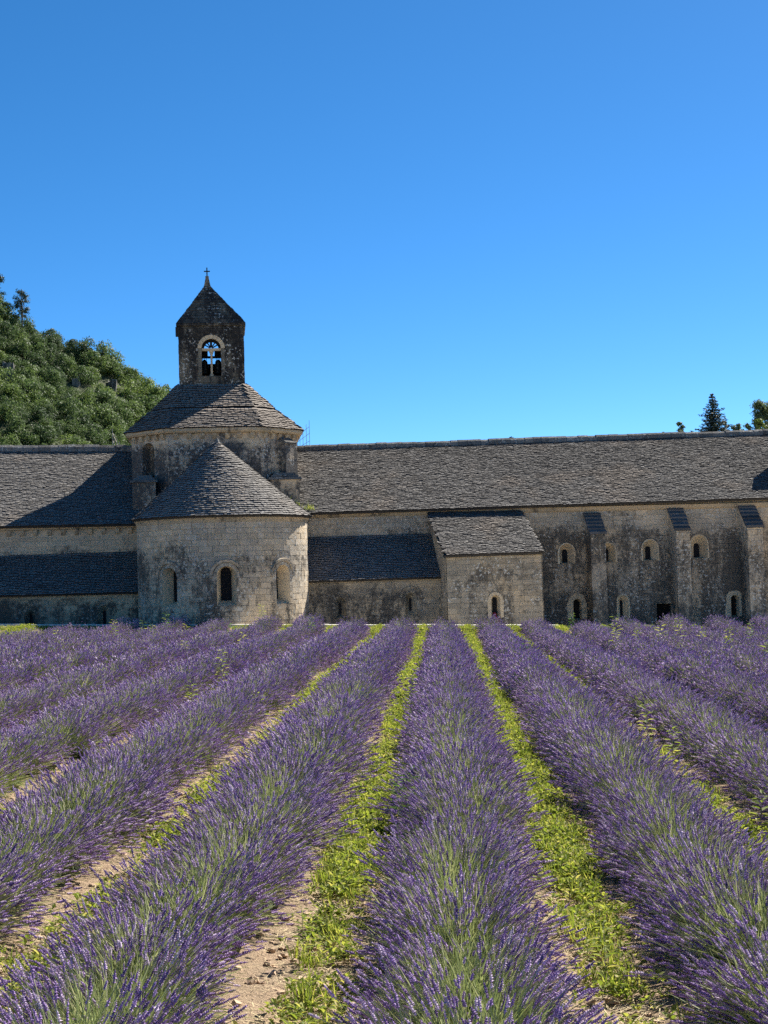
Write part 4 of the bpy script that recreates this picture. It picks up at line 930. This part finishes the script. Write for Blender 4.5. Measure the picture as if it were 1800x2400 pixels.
def crown_mat(name, dark, mid, bright, tf=0.3, inst=True):
    g = NG(name); r = g.rnd()
    if inst: t = tint_attr(g); f = g.ma('ADD', g.ma('MULTIPLY', t, 0.75), g.ma('MULTIPLY', r, 0.25))
    else: f = r
    col = g.ramp(f, [(0.0, dark), (0.5, mid), (1.0, bright)]); col = g.mix(1.0, col, g.ramp(g.noise(g.pos(), 1.2, 3), [(0.3, 0.75), (0.7, 1.25)]), 'MULTIPLY')
    return g.done(g.leaf(col, col, tf, 0.6, 0.25))
M['wood'] = crown_mat('hill_foliage', (0.048, 0.078, 0.036), (0.115, 0.17, 0.052), (0.26, 0.335, 0.062), 0.4)
def crown(mb, r, lobes, leaves, size, squash=0.85, lo=0.72):
    for c, q in lobes:
        for _ in range(leaves):
            v = Vector((r.gauss(0, 1), r.gauss(0, 1), r.gauss(0, 1))).normalized(); 
            if v.z < -0.35 and r.random() < 0.6: continue
            p = Vector(c) + Vector((v.x, v.y, v.z*squash))*q*r.uniform(lo, 1.08); n_ = (v + Vector((r.gauss(0, .55), r.gauss(0, .55), r.gauss(0, .55)))).normalized(); a_ = n_.orthogonal().normalized(); a_ = Matrix.Rotation(r.uniform(0, 6.28), 3, n_) @ a_; b_ = n_.cross(a_); s_ = size*r.uniform(.6, 1.3)
            mb.add([p-a_*s_, p-b_*s_*.55, p+a_*s_, p+b_*s_*.55], [(0, 1, 2, 3)])
def shrub_proto(seed):
    r = random.Random(seed); lob = []
    for _ in range(r.randint(9, 13)):
        an = r.uniform(0, 6.28); q = r.uniform(0, 1.05); lob.append(((math.cos(an)*q, math.sin(an)*q, r.uniform(0.35, 1.7)*(1.1-q*.45)), r.uniform(0.42, 0.72)))
    mb = MB(); crown(mb, r, lob, 190, 0.085, 0.85, 0.6); return mb.mesh('crown', [M['wood']])
NG_WD = scatter_group(proto_collection('wood', [shrub_proto(500+i) for i in range(7)]))
gx, gy = np.meshgrid(np.arange(-50, 16, 1.4), np.arange(122, 187, 1.4)); gx = gx.ravel()+rs.uniform(-.75, .75, gx.size); gy = gy.ravel()+rs.uniform(-.75, .75, gy.size); hz_ = hill_z(gx, gy)
ok = hz_ > 3; ROCKS = [(-22.7, 167.0, 25.4), (-15.7, 172.0, 24.7), (-12.1, 176.0, 24.5)]
for q in ROCKS: ok &= ~((np.abs(gx-q[0]) < 1.5) & (gy > q[1]-4.2) & (gy < q[1]+0.6))
gx, gy, hz_ = gx[ok], gy[ok], hz_[ok]; n = len(gx)
pat = np.array([mnoise.noise((a*.09, b*.09, 2.2)) for a, b in zip(gx, gy)])
tn = np.clip(0.34 + 0.55*pat + rs.normal(0, .17, n) + 0.30*np.clip((160-gy)/16, 0, 1)*np.clip((-8-gx)/10, 0, 1), 0, 1); sz = rs.uniform(0.65, 1.6, n)*np.clip(1+0.3*pat, .75, 1.35)*0.86
rot = np.zeros((n, 3)); rot[:, 2] = rs.uniform(0, 6.28, n)
nz = np.array([mnoise.noise((a*.08, b*.08, 0))*1.6 for a, b in zip(gx, gy)])
o = scatter('hillside_wood', NG_WD, np.stack([gx, gy, hz_+nz-0.3], -1), rot, np.stack([sz, sz, sz*rs.uniform(.8, 1.15, n)], -1), rs.randint(0, 7, n), tn, None, M['wood']); props(o, 'dense green scrub oak wood covering the hillside', 'wood')
for (x, y, z), sc_, lb in zip(ROCKS, (0.55, 0.36, 0.42), ('grey rock outcrop at the left edge of the wooded hill', 'small pale rock outcrop in the middle of the wooded hill', 'squarish grey rock outcrop on the wooded hill nearest the tower')):
    z = float(hill_z(np.array(x), np.array(y))); r = random.Random(int(x*10)); mb = MB()
    for _ in range(6):      # a ledge of broken limestone slabs
        cx, cy2, hw, hd, h = x+r.uniform(-.9, .9)*sc_, y+r.uniform(-.5, .4)*sc_, r.uniform(.35, .7)*sc_, r.uniform(.4, .7)*sc_, r.uniform(0.7, 2.0)*sc_; j = lambda: r.uniform(-.38, .38)*sc_
        mb.hexa([(cx-hw+j(), cy2-hd+j(), z-1.2), (cx+hw+j(), cy2-hd+j(), z-1.2), (cx+hw+j(), cy2+hd+j(), z-1.2), (cx-hw+j(), cy2+hd+j(), z-1.2), (cx-hw+j(), cy2-hd+j(), z+h+j()), (cx+hw+j(), cy2-hd+j(), z+h+j()), (cx+hw+j(), cy2+hd+j(), z+h+j()), (cx-hw+j(), cy2+hd+j(), z+h+j())])
    o = mb.build('rock', M['rock']); props(o, lb, 'rock', 'rock outcrops')

M['pine'] = crown_mat('pine_needles', (0.030, 0.050, 0.040), (0.050, 0.080, 0.060), (0.085, 0.115, 0.075), 0.15, False)
M['fir'] = crown_mat('fir_needles', (0.018, 0.032, 0.028), (0.034, 0.055, 0.045), (0.062, 0.085, 0.058), 0.12, False)
M['bright'] = crown_mat('bright_foliage', (0.06, 0.10, 0.03), (0.12, 0.17, 0.04), (0.20, 0.25, 0.06), 0.35, False)
M['greyleaf'] = crown_mat('grey_foliage', (0.07, 0.10, 0.05), (0.12, 0.16, 0.07), (0.18, 0.22, 0.10), 0.3, False)
def tree(name, x, y, z0, zt, lobes, leaves, size, mat, label, cat='tree', group=None, trunk=0.12):
    e = thing(name, (x, y, z0), label, cat, group); r = random.Random(int(abs(x)*100+zt*10)); mb = MB()
    mb.tube([(x, y, z0), (x+r.uniform(-.1, .1), y, z0+(zt-z0)*.5), (x+r.uniform(-.15, .15), y, z0+(zt-z0)*.85)], [trunk, trunk*.7, trunk*.25], 7)
    for c, q in lobes:
        b0 = Vector((x, y, z0+(zt-z0)*r.uniform(.35, .75))); mb.tube([b0, (b0+Vector(c))*.5+Vector((0, 0, -.05)), c], [trunk*.35, trunk*.22, trunk*.08], 4)
    mb.build('trunk', M['bark'], e); mb = MB(); crown(mb, r, lobes, leaves, size, 0.8, 0.1); mb.build('crown', M[mat], e); return e
def rl(seed, x, y, z0, z1, w, n, q0, q1):
    r = random.Random(seed); return [((x+r.uniform(-w, w)*(1.05-0.5*(i/n)), y+r.uniform(-w, w)*.7, z0+(z1-z0)*(i+.5)/n), r.uniform(q0, q1)) for i in range(n)]
hb_ = lambda x, y: float(hill_z(np.array(x), np.array(y)))
tree('pine_tree', -22.6, 180, hb_(-22.6, 180)-.3, 36.9, rl(1, -22.6, 180, 33.2, 36.6, 1.0, 20, 0.4, 0.7), 170, 0.085, 'pine', 'lone dark pine standing on the hill skyline', group='skyline trees')
tree('pine_tree', -25.5, 179, hb_(-25.5, 179)-.3, 38.2, rl(2, -25.2, 179, 34.8, 38.2, 0.7, 14, 0.35, 0.6), 170, 0.085, 'pine', 'pine crown cut by the left picture edge above the hill', group='skyline trees')
tree('young_tree', -13.4, 180, hb_(-13.4, 180)-.3, 30.6, rl(3, -13.4, 180, 28.4, 30.5, 0.6, 9, 0.2, 0.36), 60, 0.07, 'pine', 'spindly small tree on the hill skyline left of the belfry', group='skyline trees', trunk=0.06)
# fir behind the right ridge
e = thing('fir_tree', (32.9, 100, GZ), 'dark pointed fir rising behind the right end of the long roof', 'tree', 'trees behind the roof'); r = random.Random(9); tr = MB(); tr.tube([(32.9, 100, GZ), (32.9, 100, 8), (32.9, 100, 14.1)], [0.3, 0.16, 0.015], 8); nd = MB()
z = 8.6
while z < 14.15:
    rad = 0.07 + (14.25-z)*0.47*r.uniform(.72, 1.15); nb = 9 if z < 13 else 6
    for k in range(nb):
        an = k*6.283/nb + r.uniform(-.35, .35); L = rad*r.uniform(.6, 1.12); d = Vector((math.cos(an), math.sin(an), 0)); p0 = Vector((32.9, 100, z)); p1 = p0+d*L*.6+Vector((0, 0, -.06*L)); p2 = p0+d*L+Vector((0, 0, .10*L)); tr.tube([p0, p1, p2], [.02, .014, .004], 3, False)
        m_ = max(5, int(L*34))
        for j in range(m_):
            f_ = (j+.5)/m_; q = (p0+(p1-p0)*(f_/.6)) if f_ < .6 else (p1+(p2-p1)*((f_-.6)/.4)); w = 0.055+0.17*(1-f_)*min(1, L); s_ = Vector((-d.y, d.x, 0)); off = s_*r.uniform(-w, w)*1.2+Vector((0, 0, r.uniform(-.10, .04))); a_ = (d*.6+s_*r.uniform(-1, 1)+Vector((0, 0, r.uniform(-.5, .3)))).normalized(); b_ = a_.cross(Vector((r.gauss(0, 1), r.gauss(0, 1), r.gauss(0, 1)))).normalized(); sz_ = r.uniform(.06, .12); c_ = q+off; nd.add([c_-a_*sz_, c_-b_*sz_*.4, c_+a_*sz_, c_+b_*sz_*.4], [(0, 1, 2, 3)])
    z += 0.17
tr.build('trunk', M['bark'], e); nd.build('crown', M['fir'], e)
def behind(px, Y, zc):  # column helper for trees standing behind the ridge, x on the line of sight
    d = F*3600 + RR*(px-900); return d.x/d.y*Y
def poplar(px, z1, w, lb, mat='greyleaf', Y=104, n=8, q=(0.14, 0.26), lv=70, z0=10.9, nm='poplar_tree'):
    x = behind(px, Y, 0); tree(nm, x, Y, GZ, z1, rl(int(px), x, Y, z0, z1-.15, w, n, *q), int(lv*2.6), 0.075, mat, lb, group='trees behind the roof', trunk=0.14)
poplar(1596, 12.75, 0.65, 'pale feathery treetop just left of the fir behind the ridge')
poplar(1707, 12.75, 0.25, 'grey-green treetop peeping out at the right foot of the fir', n=7)
poplar(1731, 12.4, 0.28, 'low grey treetop on the ridge, first right of the fir', n=7)
poplar(1741, 12.55, 0.16, 'narrow pointed treetop on the ridge, second right of the fir', n=7)
poplar(1763, 12.5, 0.26, 'grey treetop on the ridge left of the tree at the picture edge', n=8)
poplar(1562, 12.05, 0.14, 'tiny treetop tip on the ridge, leftmost near the fir', n=5)
poplar(1799, 14.0, 0.75, 'large green tree cut by the right picture edge above the roof', 'greyleaf', n=30, q=(0.3, 0.55), lv=120, z0=11.0, nm='broad_tree')
poplar(1795, 11.95, 0.55, 'bright green bush at the right picture edge above the ridge', 'bright', Y=96, n=10, q=(0.2, 0.34), lv=110, z0=9.8, nm='bush')
poplar(1197, 12.25, 0.35, 'small round treetop peeping over the middle of the long ridge', 'pine', Y=108, n=8, q=(0.18, 0.32), lv=90, z0=9.8, nm='round_tree')

# grass sprouting in the valley between the cone roof and the long roof
for i, (x, y, z, s_, lb) in enumerate(((3.35, 70.9, 5.75, 1.5, 'yellowish grass tuft growing on the tiles right of the cone roof'), (2.75, 71.2, 6.05, 1.3, 'grass tuft growing below the tower corner pier'), (3.9, 70.75, 5.62, 1.1, 'small grass tuft near the eave right of the apse'))):
    r = random.Random(i); mb = MB()
    for _ in range(70):
        an = r.uniform(0, 6.28); p = Vector((x+r.gauss(0, .16)*s_, y+r.gauss(0, .1), z+r.uniform(-.05, .08))); d = Vector((math.cos(an)*.5, math.sin(an)*.5-.3, 1)).normalized(); L = r.uniform(.1, .24)*s_; sd2 = Vector((-math.sin(an), math.cos(an), 0))*.012; mb.add([p-sd2, p+sd2, p+d*L], [(0, 1, 2)])
    o = mb.build('grass_tuft', M['weed']); props(o, lb, 'grass', 'roof grass')
